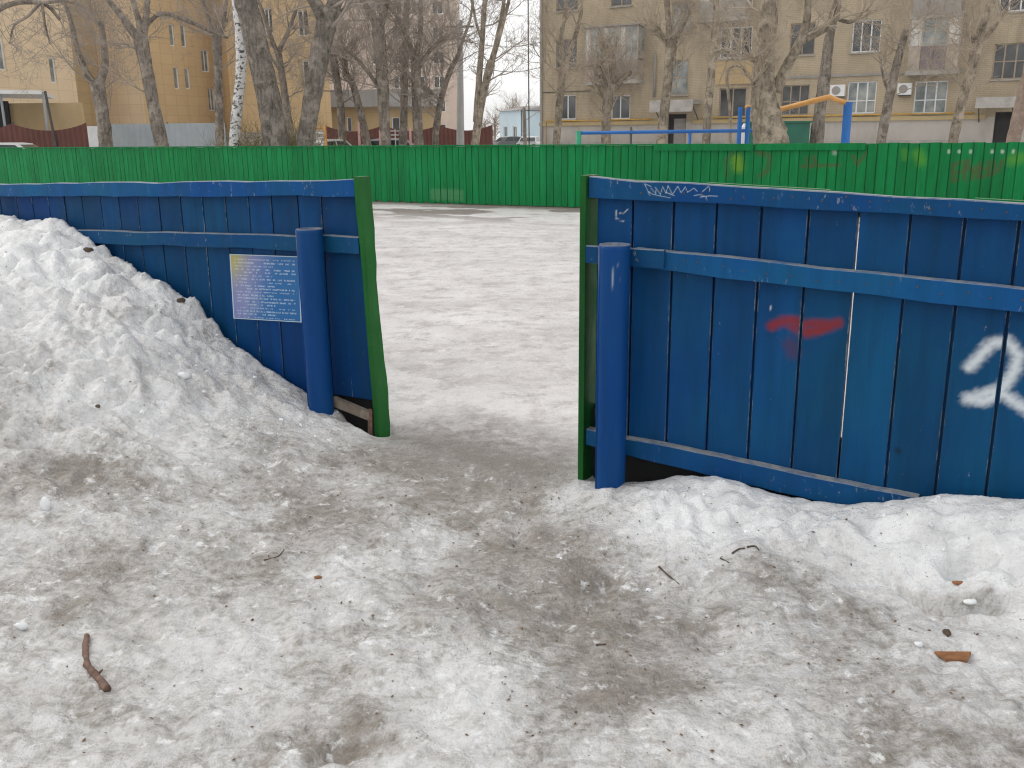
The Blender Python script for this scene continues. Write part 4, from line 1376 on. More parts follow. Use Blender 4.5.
for x, yt, r0 in ((740.5, 107, .055), (748.5, 107, .055), (848.3, 102, .105)):
    p = at_y(x, yt, 24)
    mb = MB(); mb.tube([(p[0], 24, -.1), (p[0], 24, p[2])], [r0, r0], 12); mb.build('post', 'play_blue', sw, smooth=False)
mb = MB(); mb.tube([at_y(746, 107, 24) + [0, .0, 0], at_y(772, 111.5, 24.4)], [.05, .05], 8); mb.build('orange_pipe', 'play_orange', sw, smooth=True)
mb = MB(); mb.tube([at_y(778, 110, 24.4), at_y(829, 97, 24), at_y(848, 104, 24)], [.065, .065, .065], 10); mb.build('orange_pipe', 'play_orange', sw, smooth=True)
p0, p1 = at_y(749, 140, 28), at_y(809, 140, 28)
pb = thing('play_hut', 'dark green playground hut panel half hidden by the thick tree', 'play equipment', (p0[0], 28, 0))
zt = zat(780, 123, 28)
mb = MB(); mb.obox((p0[0], 28, 0.0), (p1[0] - p0[0], 0, 0), (0, .05, 0), (0, 0, zt)); mb.build('front_panel', 'play_teal', pb)
for xx in (p0[0], p1[0] - .05):
    mb = MB(); mb.obox((xx, 28.052, 0), (.05, 0, 0), (0, 1.2, 0), (0, 0, zt)); mb.build('side_panel', 'play_teal', pb)
mb = MB(); mb.obox((p0[0] - .05, 27.95, zt + .002), (p1[0] - p0[0] + .1, 0, 0), (0, 1.4, 0), (0, 0, .05)); mb.build('top', 'play_teal', pb)
p0 = at_y(742.5, 140, 26)
mb = MB(); mb.tube([(p0[0] + .03, 26, -.1), (p0[0] + .03, 26, zat(742, 127, 26)), (p0[0] + .06, 26, zat(742, 124, 26))], [.085, .085, .05], 10)
tag(mb.build('white_post', 'play_white', origin=(p0[0], 26, 0)), 'short white post just behind the paired blue posts', 'post')
la = thing('ladder', 'orange playground ladder frame with pale rungs beside the forked trunk', 'play equipment', at_y(320, 150, 33) * [1, 1, 0])
for x in (311, 326):
    p = at_y(x, 127, 33)
    mb = MB(); mb.tube([(p[0], 33, -.1), (p[0] - (.05 if x == 326 else 0), 33, p[2] + (.1 if x == 326 else 0))], [.05, .05], 8); mb.build('side_rail', 'play_orange', la, smooth=True)
for y in (128, 133, 138, 143):
    mb = MB(); mb.tube([at_y(311, y, 33), at_y(326, y, 33)], [.032, .032], 6); mb.build('rung', 'play_white' if y > 130 else 'play_orange', la, smooth=True)
for x, yt, m, lb in ((358.5, 122, 'play_pink', 'thin pink pole in front of the dark red fence'), (381.5, 129, 'play_pink', 'stout pink pole beside the tall straight trunk'), (410, 128, 'play_pink', 'faded pink pole between the close-set trunks')):
    p = at_y(x, yt, 34)
    r0 = .10 if x == 381.5 else .045
    mb = MB(); mb.tube([(p[0], 34, -.1), (p[0], 34, p[2] - .05), (p[0], 34, p[2])], [r0, r0, r0 * .5], 10)
    tag(mb.build('play_pole', m, origin=(p[0], 34, 0), smooth=True), lb, 'pole')
fr3 = thing('ball_fence', 'low white barred frame in front of the annexe', 'fence', at_y(395, 150, 37) * [1, 1, 0])
for y in (131, 135, 139):
    mb = MB(); mb.tube([at_y(384, y, 37), at_y(406, y, 37)], [.02, .02], 6); mb.build('bar', 'play_white', fr3)
for x in (384, 395, 406):
    p = at_y(x, 129, 37)
    mb = MB(); mb.tube([(p[0], 37, -.1), p], [.025, .025], 6); mb.build('upright', 'play_white', fr3)

# ------------------------------------------------------------------ lamp post and wires
YP = 40.0
lp = thing('utility_pole', 'pale concrete utility pole beside the twin-stemmed tree', 'pole', at_y(460, 150, YP) * [1, 1, 0])
pb_, pt_ = at_y(460.5, 147, YP), at_y(460, 20, YP)
mb = MB(); mb.tube([(pb_[0], YP, -.3), (pb_[0], YP, 1.2), (pt_[0], YP, pt_[2])], [.17, .165, .105], 14); mb.build('shaft', 'lamp_concrete', lp, smooth=True)
mb = MB(); mb.tube([(pt_[0] - .55, YP, pt_[2] - .25), (pt_[0] + .55, YP, pt_[2] - .25)], [.04, .04], 6); mb.build('crossarm', 'dark_metal', lp)
for q, (yy, so_) in enumerate(((41, 8.3), (66, 7.0))):
    a = np.array([pt_[0] + .1 + .3 * q, YP, zat(461, yy, YP)]); b = WR.P(.1, 0, .1); b[2] = zat(541, yy + 1, b[1])
    pts = [a * (1 - f) + b * f - np.array([0, 0, .25 * math.sin(math.pi * f)]) for f in np.linspace(0, 1, 13)]
    mb = MB(); mb.tube(pts, [.016] * 13, 5)
    tag(mb.build('overhead_wire', 'dark_metal', origin=a), ('upper' if q == 0 else 'lower') + ' overhead wire from the utility pole to the brick block', 'wire')

# ------------------------------------------------------------------ bare trees
def smooth_path(pts, rad, n=6):
    P_, R_ = [], []
    m = len(pts)
    for i in range(m - 1):
        p0, p1, p2, p3 = pts[max(i - 1, 0)], pts[i], pts[i + 1], pts[min(i + 2, m - 1)]
        for k in range(n):
            t_ = k / n
            P_.append(.5 * ((2 * p1) + (-p0 + p2) * t_ + (2 * p0 - 5 * p1 + 4 * p2 - p3) * t_ ** 2 + (-p0 + 3 * p1 - 3 * p2 + p3) * t_ ** 3))
            R_.append(rad[i] * (1 - t_) + rad[i + 1] * t_)
    P_.append(pts[-1]); R_.append(rad[-1])
    return P_, R_

def grow(mb, p, d, L, r, depth, rg, up=.25, spread=.8):
    n = 5 if depth < 2 else 4
    pts, rad = [p], [r]
    q = p.copy(); dd = d / (np.linalg.norm(d) + 1e-9)
    for i in range(n):
        dd = dd + rg.normal(0, .16, 3) + np.array([0, 0, up * .16])
        dd /= np.linalg.norm(dd)
        q = q + dd * L / n
        pts.append(q.copy()); rad.append(r * (1 - .72 * (i + 1) / n))
    mb.tube(pts, rad, 6 if depth == 0 else (4 if depth == 1 else 3), caps=False)
    if depth >= 3 or L < .25:
        return
    kids = {0: rg.integers(5, 8), 1: rg.integers(4, 7), 2: rg.integers(2, 5)}[depth]
    for _ in range(int(kids)):
        i = rg.integers(1, n + 1)
        a = pts[i]; t_ = pts[i] - pts[i - 1]; t_ /= np.linalg.norm(t_)
        side = rg.normal(0, 1, 3); side -= t_ * (side @ t_); side /= np.linalg.norm(side)
        nd = t_ * (1 - spread * .5) + side * spread * rg.uniform(.5, 1) + np.array([0, 0, up * .3])
        grow(mb, a, nd, L * rg.uniform(.42, .66), max(rad[i] * .62, .0055), depth + 1, rg, up, spread)

def tree(label, Y, trunk, limbs=(), ext=0, nb=10, bL=1.7, mat='bark_grey', tw='twig_grey', seed=0, pollard=False, t0=.45, depthj=.5, br_=.028, up=.3, group='bare trees beyond the rink'):
    rg = np.random.default_rng(seed + 100)
    base = at_y(trunk[0][0], trunk[0][1], Y)
    pts = [at_y(x, y, Y) for x, y, w_ in trunk]
    rad = [w_ * Y / (2.2 * FPX) for x, y, w_ in trunk]
    sl_ = pts[1] - pts[0]
    k = (pts[0][2] + .15) / max(sl_[2], .2)
    g_ = pts[0] - sl_ * k * .8; g_[2] = -.15
    pts.insert(0, g_); rad.insert(0, rad[0] * 1.18)
    if ext:
        dirn = pts[-1] - pts[-2]; dirn /= np.linalg.norm(dirn)
        q = pts[-1]
        for i in range(3):
            dirn = dirn + rg.normal(0, .06, 3); dirn /= np.linalg.norm(dirn)
            q = q + dirn * ext / 3
            pts.append(q); rad.append(rad[-1] * .62)
    tr = thing('bare_tree', label, 'tree', (g_[0], g_[1], 0), group)
    mb = MB()
    P_, R_ = smooth_path(pts, rad)
    mb.tube(P_, R_, 16 if rad[1] > .2 else 11, wob=.035, rng=rg)
    allp = [(P_, R_, t0)]
    cb = MB()
    for lm in limbs:
        dj = rg.uniform(-depthj, depthj)
        lp_ = [at_y(x, y, Y + dj * i / max(1, len(lm) - 1)) for i, (x, y, w_) in enumerate(lm)]
        lr_ = [w_ * Y / (2 * FPX) for x, y, w_ in lm]
        if lm[-1][1] < 8:
            dirn = lp_[-1] - lp_[-2]; dirn /= np.linalg.norm(dirn)
            q = lp_[-1]
            for i in range(3):
                dirn = dirn + rg.normal(0, .08, 3); dirn /= np.linalg.norm(dirn)
                q = q + dirn * .8; lp_.append(q); lr_.append(lr_[-1] * .6)
        a, b = smooth_path(lp_, lr_, 5)
        mb.tube(a, b, 9, wob=.03, rng=rg)
        allp.append((a, b, .25))
    for P2, R2, tt in allp:
        n = len(P2)
        cnt = nb if P2 is P_ else max(3, nb // 2)
        for j in range(cnt):
            i = int(n * rg.uniform(tt, .99))
            i = min(max(i, 1), n - 1)
            t_ = P2[i] - P2[i - 1]; t_ /= np.linalg.norm(t_) + 1e-9
            az = rg.uniform(0, 2 * math.pi)
            side = np.array([math.cos(az), math.sin(az), 0])
            nd = side * rg.uniform(.6, 1) + t_ * rg.uniform(.2, .8)
            grow(cb, P2[i] + side * R2[i] * .5, nd, bL * rg.uniform(.6, 1.25), min(R2[i] * .5, br_) * rg.uniform(.7, 1.15), 0 if R2[i] > .04 else 1, rg, up)
        if pollard or P2 is not P_:
            for j in range(10 if pollard else 4):
                az = rg.uniform(0, 2 * math.pi)
                nd = np.array([math.cos(az) * .7, math.sin(az) * .7, rg.uniform(.3, 1)])
                grow(cb, P2[-1 - int(rg.integers(0, 3))], nd, bL * rg.uniform(.5, 1.0), .016, 1, rg, up)
    mb.build('trunk', mat, tr, smooth=True)
    if cb.v:
        cb.build('crown', tw, tr, smooth=False)
    return tr

tree('forked tree in front of the notice board with a pale cut limb', 31, [(106, 147, 15), (103, 118, 13), (98, 88, 14), (97, 80, 13)], [[(97, 84, 8), (88, 76, 7), (78, 50, 5), (70, 18, 4), (63, 0, 3)], [(99, 84, 9), (105, 66, 7), (104, 45, 6), (101, 22, 5)]], nb=6, seed=1, bL=1.5)
tree('mottled tree with a knobbly fork before the grey metal fence', 30, [(162, 147, 15), (154, 108, 13), (146, 66, 13), (141, 42, 15), (140, 34, 14)], [[(139, 40, 9), (130, 28, 8), (120, 14, 6), (110, 2, 5)], [(141, 38, 8), (139, 22, 6), (134, 4, 5)], [(143, 38, 8), (146, 18, 6), (147, 0, 5)], [(143, 30, 4), (160, 14, 4), (185, 20, 4), (215, 33, 3), (228, 38, 2.5)]], nb=7, seed=2, bL=1.6)
tree('slender topped tree standing next to the white birch', 36, [(220, 147, 9), (219, 110, 9), (218, 70, 9), (217, 44, 10), (216, 34, 8)], [[(217, 42, 5), (212, 30, 4), (206, 10, 3), (202, 0, 2.5)], [(218, 42, 5), (223, 26, 4), (226, 4, 3)]], nb=8, seed=3, pollard=True)
tree('white birch with black flecked bark', 29, [(234, 147, 11), (237, 110, 11), (241, 70, 11), (240, 36, 10), (236, 0, 9)], ext=4, nb=5, mat='bark_birch', seed=4, t0=.7)
tree('thick dark trunk leaning left beside the birch', 28, [(277, 147, 27), (269, 100, 25), (260, 60, 24), (251, 20, 23), (245, 0, 23)], ext=5, nb=6, mat='bark_dark', seed=5, t0=.75, bL=2.2, br_=.05)
tree('thick dark trunk leaning right with a high fork', 28, [(305, 147, 18), (312, 100, 19), (319, 60, 20), (326, 26, 21), (331, 8, 22)], [[(325, 22, 14), (317, 6, 12), (308, -8, 10)], [(330, 14, 15), (338, -4, 13)]], nb=5, mat='bark_dark', seed=6, t0=.7, bL=2.0, br_=.05)
tree('thin crooked tree seen between the two thick leaning trunks', 35, [(292, 147, 9), (287, 110, 8), (282, 75, 7), (278, 50, 7)], [[(278, 56, 5), (270, 34, 4), (262, 10, 3), (258, 0, 3)], [(279, 50, 5), (287, 34, 4), (296, 10, 3)], [(282, 74, 3), (274, 62, 2.5), (268, 50, 2)]], nb=10, seed=7, bL=1.4)
tree('stubby pale trunk before the left end of the scalloped fence', 36, [(342, 147, 9), (341, 110, 8), (336, 75, 8), (333, 54, 8)], nb=12, seed=8, pollard=True, bL=1.8)
tree('short crooked snag leaning left near the thin pink pole', 36, [(368, 147, 9), (361, 115, 8), (353, 85, 7), (346, 74, 8), (345, 58, 5)], nb=10, seed=9, pollard=True, bL=1.3)
tree('tall straight grey trunk behind the stout pink pole', 34, [(386, 147, 11), (384, 110, 12), (382, 70, 13), (379, 34, 13), (377, 20, 12)], [[(377, 26, 8), (370, 12, 7), (362, 0, 6)], [(380, 26, 8), (385, 8, 7), (387, 0, 6)], [(380, 90, 4), (368, 72, 3.5), (352, 54, 3), (343, 46, 2)]], nb=20, seed=10, bL=1.9)
tree('slim brown trunk first of the close-set pair', 37, [(403, 147, 9), (404, 105, 8), (405, 60, 8), (406, 22, 7), (407, 0, 6)], ext=3, nb=22, seed=11, bL=1.7)
tree('rough forked trunk second of the close-set pair', 35, [(419, 147, 11), (417, 110, 10), (416, 75, 10), (415, 56, 9)], [[(415, 60, 6), (420, 35, 5), (421, 0, 4)], [(415, 62, 6), (408, 40, 5), (398, 18, 4), (388, 6, 3)], [(418, 70, 4), (432, 48, 3.5), (446, 36, 3)]], nb=20, seed=12, bL=1.8)
tree('slanting thin tree reaching towards the utility pole', 37, [(435, 147, 7), (438, 115, 7), (446, 82, 6), (458, 55, 5)], [[(458, 56, 4), (463, 40, 3), (470, 20, 2.5), (473, 0, 2)], [(440, 100, 3.5), (430, 92, 3), (420, 86, 2)]], nb=14, seed=13, bL=1.6)
tree('twin-stemmed tree against the open sky', 33, [(475, 147, 9), (480, 110, 8.5), (486, 82, 8), (490, 66, 9), (492, 60, 7)], [[(491, 62, 5), (496, 44, 4.5), (501, 20, 4), (504, 0, 3.5)], [(492, 62, 5), (499, 38, 4), (507, 8, 3.5), (509, 0, 3)], [(476, 122, 6), (479, 80, 6), (482, 44, 5), (485, 0, 4.5)], [(482, 40, 3), (476, 22, 2.5), (472, 0, 2)]], nb=6, seed=14, bL=1.2, mat='bark_tan')
tree('short far snag by the pale blue house', 75, [(525, 141, 4), (524.5, 120, 3.6), (524, 107, 3.4)], nb=3, seed=15, bL=1.2, t0=.6)
tree('slim tan tree with a fork at the corner of the brick block', 34, [(556, 147, 8), (559, 110, 8), (562, 76, 8), (564, 60, 8)], [[(563, 64, 5), (561, 40, 4.5), (565, 14, 4), (567, 0, 3.5)], [(565, 64, 5), (573, 44, 4.5), (580, 18, 4), (582, 0, 3)]], nb=8, seed=16, mat='bark_tan', tw='twig_tan', bL=1.4)
tree('bushy pollard with a broad knotted head below the glazed balcony', 32, [(606, 147, 10), (606, 120, 10), (608, 100, 11), (611, 84, 13)], [[(609, 92, 7), (602, 78, 6), (598, 66, 4)], [(611, 86, 8), (613, 66, 7), (611, 50, 5)], [(612, 92, 6), (622, 80, 5), (631, 72, 3)], [(608, 100, 5), (599, 92, 4), (594, 82, 3)]], nb=10, seed=17, mat='bark_tan', tw='twig_tan', pollard=True, bL=1.0)
tree('straight tan tree with a knot before the stairwell window', 31, [(661, 147, 11), (665, 105, 10), (669, 70, 10), (671, 50, 12), (670, 38, 10)], [[(670, 46, 7), (669, 25, 6), (667, 0, 5.5)], [(673, 46, 5), (682, 28, 4), (694, 4, 3)], [(668, 48, 3), (661, 34, 2.5), (654, 30, 2)]], nb=8, seed=18, mat='bark_tan', tw='twig_tan', bL=1.5)
tree('pale slim tree left of the thick tree with arching shoots', 30, [(706, 147, 9), (708, 110, 9), (711, 75, 8), (714, 46, 8), (716, 20, 7), (716, 0, 6)], [[(713, 60, 4), (724, 50, 3), (734, 60, 2)]], ext=3, nb=10, seed=19, mat='bark_tan', tw='twig_tan', bL=1.6)
tree('thick rough tree with sawn branch stubs behind the climbing frame', 22.5, [(772, 147, 37), (768, 125, 33), (764, 100, 27), (764, 70, 22), (767, 35, 19), (769, 0, 19)], [[(776, 92, 11), (785, 70, 10), (797, 48, 9), (806, 26, 8), (808, 0, 6)], [(800, 42, 7), (818, 32, 8), (833, 20, 9), (838, 0, 7)], [(756, 88, 6), (752, 82, 7)], [(757, 62, 5), (751, 58, 6)], [(836, 18, 4), (850, 22, 3.5), (862, 14, 2.5)]], ext=4, nb=8, seed=20, mat='bark_tan', tw='twig_tan', bL=1.5, t0=.6, depthj=.3)
tree('brown trunk beneath the orange peaked pipe', 29, [(816, 147, 15), (820, 110, 12), (825, 75, 12), (829, 40, 10), (834, 12, 8), (837, 0, 7)], ext=3, nb=9, seed=21, mat='bark_grey', tw='twig_tan', bL=1.6)
tree('leaning topped trunk between two air conditioners', 28, [(880, 147, 10), (886, 115, 10), (893, 80, 9), (900, 52, 8), (906, 30, 7)], [[(890, 96, 3), (884, 80, 2.5), (880, 60, 2)]], nb=8, seed=22, mat='bark_grey', tw='twig_tan', bL=1.3)
tree('leaning knotted tree before the purple panelled balcony', 27, [(952, 147, 10), (960, 110, 10), (970, 76, 10), (976, 50, 11), (981, 34, 10)], [[(978, 40, 9), (986, 18, 8), (992, 0, 7)], [(980, 44, 4), (994, 28, 3.5), (1006, 10, 3)], [(976, 48, 3), (970, 36, 3), (966, 30, 2)]], nb=8, seed=23, mat='bark_tan', tw='twig_tan', bL=1.5)
tree('reddish trunk leaning right by the dark doorway', 24, [(1012, 147, 14), (1018, 120, 14), (1026, 86, 13), (1036, 40, 12)], ext=4, nb=7, seed=24, mat='bark_red', tw='twig_tan', bL=1.5)
tree('tree at the shelter drooping a fan of fine twigs', 33, [(-40, 147, 16), (-34, 90, 15), (-24, 40, 13), (-16, 0, 12)], [[(-22, 30, 6), (5, 6, 5), (42, 3, 4), (60, 20, 2.5)], [(40, 3, 3), (28, 16, 2.5), (14, 26, 2), (10, 44, 1.4)], [(42, 4, 3), (45, 24, 2), (50, 44, 1.4)], [(42, 3, 3), (70, 2, 2.5), (92, 14, 2), (100, 30, 1.2)]], ext=3, nb=14, seed=31, bL=1.4, br_=.018)
# cut stem bent over beside the thick tree
mb = MB()
pp = [at_y(x, y, 26.5) for x, y in ((730, 150), (730, 112), (727, 76), (733, 66), (742, 68), (748, 78))]
a, b = smooth_path(pp, [.045, .042, .038, .034, .028, .012], 6)
g0 = a[0].copy(); g0[2] = -.1
mb.tube([g0] + a, [.05] + b, 8)
bs = mb.build('bent_sapling', 'bark_tan', origin=(g0[0], g0[1], 0), smooth=True)
tag(bs, 'pale bent sapling arching over beside the paired blue posts', 'tree')

# far trees closing the drive
for i, (x, yt, Y) in enumerate(((484, 118, 150), (494, 112, 160), (505, 104, 170), (512, 98, 175), (519, 108, 165), (528, 112, 155), (535, 104, 172), (541, 110, 160))):
    p = at_y(x, 138, Y)
    zt = zat(x, yt, Y)
    tr = thing('distant_tree', 'distant bare tree closing the view at the end of the drive', 'tree', (p[0], Y, 0), 'distant trees at the end of the drive')
    mb = MB(); mb.tube([(p[0], Y, -.3), (p[0] + .2, Y, zt * .5), (p[0] + .1, Y, zt * .8)], [.25, .18, .08], 8, caps=False); mb.build('trunk', 'bark_grey', tr)
    rg = np.random.default_rng(900 + i)
    cb = MB()
    for j in range(34):
        z0 = zt * rg.uniform(.22, .8)
        az = rg.uniform(0, 6.283)
        grow(cb, np.array([p[0], Y, z0]), np.array([math.cos(az), math.sin(az), rg.uniform(.3, 1.3)]), zt * .34, .055, 1, rg, .4)
    cb.build('crown', 'twig_grey', tr)
# dry shrubs at the foot of the leaning trunks
for i, (x, yt, lb) in enumerate(((253, 134, 'dry yellowish shrub between the birch and the dark trunk'), (300, 130, 'dry yellowish shrub between the two thick dark trunks'))):
    rg = np.random.default_rng(50 + i)
    p = at_y(x, 147, 29.5)
    cb = MB()
    for j in range(60):
        az = rg.uniform(0, 6.283)
        grow(cb, np.array([p[0] + rg.normal(0, .15), 29.5 + rg.normal(0, .15), 0]), np.array([math.cos(az) * .45, math.sin(az) * .45, 1]), zat(x, yt, 29.5) * rg.uniform(.6, 1), .014, 1, rg, .3)
    tag(cb.build('dry_shrub', 'dry_bush', origin=(p[0], 29.5, 0)), lb, 'shrub')

# ------------------------------------------------------------------ cars
def car(label, loc, yaw, paint_):
    t_ = thing('parked_car', label, 'car', loc, 'cars parked beyond the rink')
    c, s_ = math.cos(yaw), math.sin(yaw)
    def T(x, y, z):
        return np.array([loc[0] + x * c - y * s_, loc[1] + x * s_ + y * c, z])
    low = [(-2.12, .42), (-2.15, .70), (-2.05, .93), (-1.25, .98), (.78, .96), (1.55, .86), (2.05, .72), (2.13, .48), (2.05, .28), (-2.0, .28)]
    def loft(prof, ws, name, m):
        mb = MB()
        n = len(prof)
        st = [(-ws, .90), (-ws * .96, 1.0), (ws * .96, 1.0), (ws, .90)]
        for yy, k in st:
            cx, cz = 0, .62
            for x, z in prof:
                mb.v.append(tuple(map(float, T(x * (.985 if k < 1 else 1), yy, cz + (z - cz) * (k if k < 1 else 1)))))
        for j in range(len(st) - 1):
            for i in range(n):
                i2 = (i + 1) % n
                mb.f.append((j * n + i, j * n + i2, (j + 1) * n + i2, (j + 1) * n + i)); mb.m.append(0)
        mb.f += [tuple(range(n)), tuple(reversed(range(3 * n, 4 * n)))]; mb.m += [0, 0]
        return mb.build(name, m, t_, smooth=False)
    loft(low, .86, 'body', paint_)
    cab0 = [(-1.75, .97), (-1.15, 1.40), (-.75, 1.46), (.05, 1.455), (.35, 1.42), (1.05, .94)]
    mb = MB()
    n = len(cab0)
    for yy0, k in ((-.80, 1), (.80, 1)):
        for x, z in cab0:
            y_ = yy0 * (1 - .20 * (z - .95) / .5)
            mb.v.append(tuple(map(float, T(x, y_, z))))
    for i in range(n):
        i2 = (i + 1) % n
        mb.f.append((i, i2, n + i2, n + i)); mb.m.append(0)
    mb.f += [tuple(reversed(range(n))), tuple(range(n, 2 * n))]; mb.m += [0, 0]
    mb.build('cabin', paint_, t_)
    def glass(q):
        mb = MB(); mb.add([T(*p) for p in q], [(0, 1, 2, 3)]); mb.build('window', 'car_glass', t_)
    for sd in (-1, 1):
        for xs in ([(-1.45, 1.02), (-.45, 1.02), (-.45, 1.39), (-1.02, 1.37)], [(-.38, 1.02), (.78, 1.00), (.27, 1.37), (-.38, 1.39)]):
            glass([(x, sd * (.80 * (1 - .20 * (z - .95) / .5) + .006), z) for x, z in xs])
    glass([(.98, -.70, 1.00), (.98, .70, 1.00), (.41, .62, 1.385), (.41, -.62, 1.385)])
    glass([(-1.68, -.68, 1.03), (-1.68, .68, 1.03), (-1.23, .60, 1.355), (-1.23, -.60, 1.355)])
    for x in (-1.32, 1.32):
        for sd in (-1, 1):
            mb = MB(); mb.tube([T(x, sd * .66, .31), T(x, sd * .70, .31), T(x, sd * .84, .31), T(x, sd * .875, .31)], [.28, .31, .31, .28], 20); wh = mb.build('wheel', 'tyre', t_)
            mb = MB(); mb.tube([T(x, sd * .876, .31), T(x, sd * .884, .31)], [.19, .17], 16); mb.build('rim', 'steel', wh)
    for sd in (-1, 1):
        mb = MB(); mb.obox(T(2.03, sd * .62 - .16, .58), T(0, .32, 0) - T(0, 0, 0), T(.09, 0, 0) - T(0, 0, 0), (0, 0, .13)); mb.build('headlight', 'car_lamp', t_)
        mb = MB(); mb.obox(T(-2.165, sd * .66 - .13, .70), T(0, .26, 0) - T(0, 0, 0), T(.09, 0, 0) - T(0, 0, 0), (0, 0, .14)); mb.build('tail_light', 'brown_metal', t_)
    return t_
def flat(x, Y):
    p = at_y(x, 140, Y); return (float(p[0]), Y, 0.0)
car('white car parked before the dark red fence by the shelter', flat(14, 34), 0.10, 'car_white')
car('pale car parked near the orange ladder', flat(326, 36), 1.2, 'car_white')
car('pale car parked in front of the low annexe', flat(398, 38.5), 0.1, 'car_silver')
car('dark car parked in front of the pale blue house', flat(514, 92), 0.5, 'car_dark')
car('silver car at the corner of the brick block', flat(531, 85), 1.35, 'car_silver')

# ------------------------------------------------------------------ bits lying on the snow
def lay(path_px, r, name, mat, label, cat, taper=.5, lift=.6, sides=8, wob=.08, knob=False):
    rg = np.random.default_rng(int(path_px[0][0] * 7 + path_px[0][1]))
    pts = [ground_px(x, y) + np.array([0, 0, r * lift]) for x, y in path_px]
    # stay straight-ish in height so the stick bridges hollows
    rad = [r * (1 - (1 - taper) * i / (len(pts) - 1)) for i in range(len(pts))]
    a, b = smooth_path(pts, rad, 5)
    mb = MB(); mb.tube(a, b, sides, wob=wob, rng=rg)
    if knob:
        i = len(a) * 3 // 4
        mb.tube([a[i], a[i] + np.array([.016, .012, .012])], [r * .7, r * .25], 6)
    return tag(mb.build(name, mat, origin=pts[0], smooth=True), label, cat)
lay([(87, 638), (85.5, 650), (88, 667), (92, 673), (98, 680), (108, 692)], .0088, 'stick', 'stick_bark', 'bent brown stick lying on the snow', 'stick', 1.25, .8, wob=.16, knob=True)
lay([(659, 568), (667, 575), (679, 585)], .004, 'twig', 'twig_bark', 'short straight dark twig lying below the right post', 'twig')
lay([(732, 555), (739, 550), (745, 549)], .004, 'twig', 'twig_bark', 'little curved twig near the bottom rail, first of a pair', 'twig')
lay([(747, 548), (755, 547), (759, 551)], .004, 'twig', 'twig_bark', 'little hooked twig near the bottom rail, second of a pair', 'twig')
lay([(720, 559), (729, 564)], .0035, 'twig', 'brown_chip', 'tiny brown twig crumb beside the curved pair of twigs', 'twig')
lay([(264, 561), (278, 557), (284, 550)], .0028, 'twig', 'twig_bark', 'thin curled grey twig on the trodden snow', 'twig')
lay([(782, 488), (792, 501)], .002, 'twig', 'grey_wood', 'pale dry stalk sticking up under the bottom rail', 'stalk')
lay([(596, 646), (606, 645)], .004, 'twig', 'brown_chip', 'stubby dark twig on the trodden path', 'twig')

def lump(name, mat, px, py, size, label, cat, seed, group=None, sink=.3):
    rg = np.random.default_rng(seed)
    g = ground_px(px, py)
    mb = MB()
    nl, nk = 7, 10
    for j in range(nl + 1):
        ph = math.pi * j / nl
        for k in range(nk):
            a = 2 * math.pi * k / nk
            v = np.array([math.sin(ph) * math.cos(a), math.sin(ph) * math.sin(a), math.cos(ph)])
            rr = 1 + .22 * math.sin(v[0] * 3 + seed) * math.cos(v[1] * 4 + seed) + rg.normal(0, .05)
            q = g + v * np.array(size) * rr + np.array([0, 0, size[2] * (1 - sink) - size[2] * .2])
            mb.v.append(tuple(map(float, q)))
    for j in range(nl):
        for k in range(nk):
            k2 = (k + 1) % nk
            mb.f.append((j * nk + k, (j + 1) * nk + k, (j + 1) * nk + k2, j * nk + k2)); mb.m.append(0)
    return tag(mb.build(name, mat, origin=g, smooth=True), label, cat, group)
lump('ice_chunk', 'ice_chunk', 46, 509, (.022, .022, .03), 'white lump of ice beside the dirty hollow on the bank', 'ice', 1)
lump('ice_chunk', 'ice_chunk', 21, 629, (.022, .012, .014), 'small white ice crumb left of the bent stick', 'ice', 2)
lump('ice_chunk', 'ice_chunk', 971, 603, (.026, .012, .009), 'flat white ice lump under the melted bowl', 'ice', 3)
lump('ice_chunk', 'ice_chunk', 919, 646, (.014, .009, .009), 'tiny white ice pebble beside the orange wood chip', 'ice', 4)
lump('ice_chunk', 'ice_chunk', 184, 378, (.035, .03, .02), 'rounded white ice lump half way up the bank', 'ice', 5)
lump('ice_chunk', 'ice_chunk', 349, 414, (.032, .03, .03), 'white ice lump in the pit beside the left post', 'ice', 6)
lump('bark_piece', 'brown_chip', 947, 635, (.010, .015, .011), 'dark brown bark crumb above the orange wood chip', 'bark', 7)
lump('stone', 'brown_chip', 88, 251, (.034, .018, .014), 'dark flat stone on the crest of the snow bank', 'stone', 8)
lump('stone', 'twig_bark', 181, 302, (.024, .014, .014), 'dark stone half sunk in the bank against the planks', 'stone', 9)
lump('stone', 'brown_chip', 98, 407, (.013, .009, .008), 'dark pebble below the crest of the bank', 'stone', 10)
lump('bark_piece', 'orange_wood', 318, 579, (.014, .010, .007), 'tan bark crumb frozen into the trodden snow', 'bark', 11)

def slab(name, mat, quad_px, th, label, cat, lift=.004, tilt=0.0):
    P_ = [ground_px(x, y) for x, y in quad_px]
    z = max(p[2] for p in P_) + lift
    zs = [P_[i][2] * .4 + z * .6 + (tilt if i > 1 else 0) for i in range(4)]
    mb = MB()
    mb.hexa([(P_[i][0], P_[i][1], zs[i] - th * .5) for i in range(4)] + [(P_[i][0] * .98 + sum(p[0] for p in P_) / 4 * .02, P_[i][1] * .98 + sum(p[1] for p in P_) / 4 * .02, zs[i] + th * .5) for i in range(4)])
    return tag(mb.build(name, mat, origin=P_[0]), label, cat)
slab('wood_chip', 'orange_wood', [(946, 662.5), (967, 663.5), (971, 655), (934, 653.5)], .008, 'orange brown wood chip lying flat on the snow', 'wood chip')
lump('wood_chip', 'orange_wood', 958, 584, (.020, .011, .006), 'brown wood chip at the bottom of the melted bowl', 'wood chip', 14)
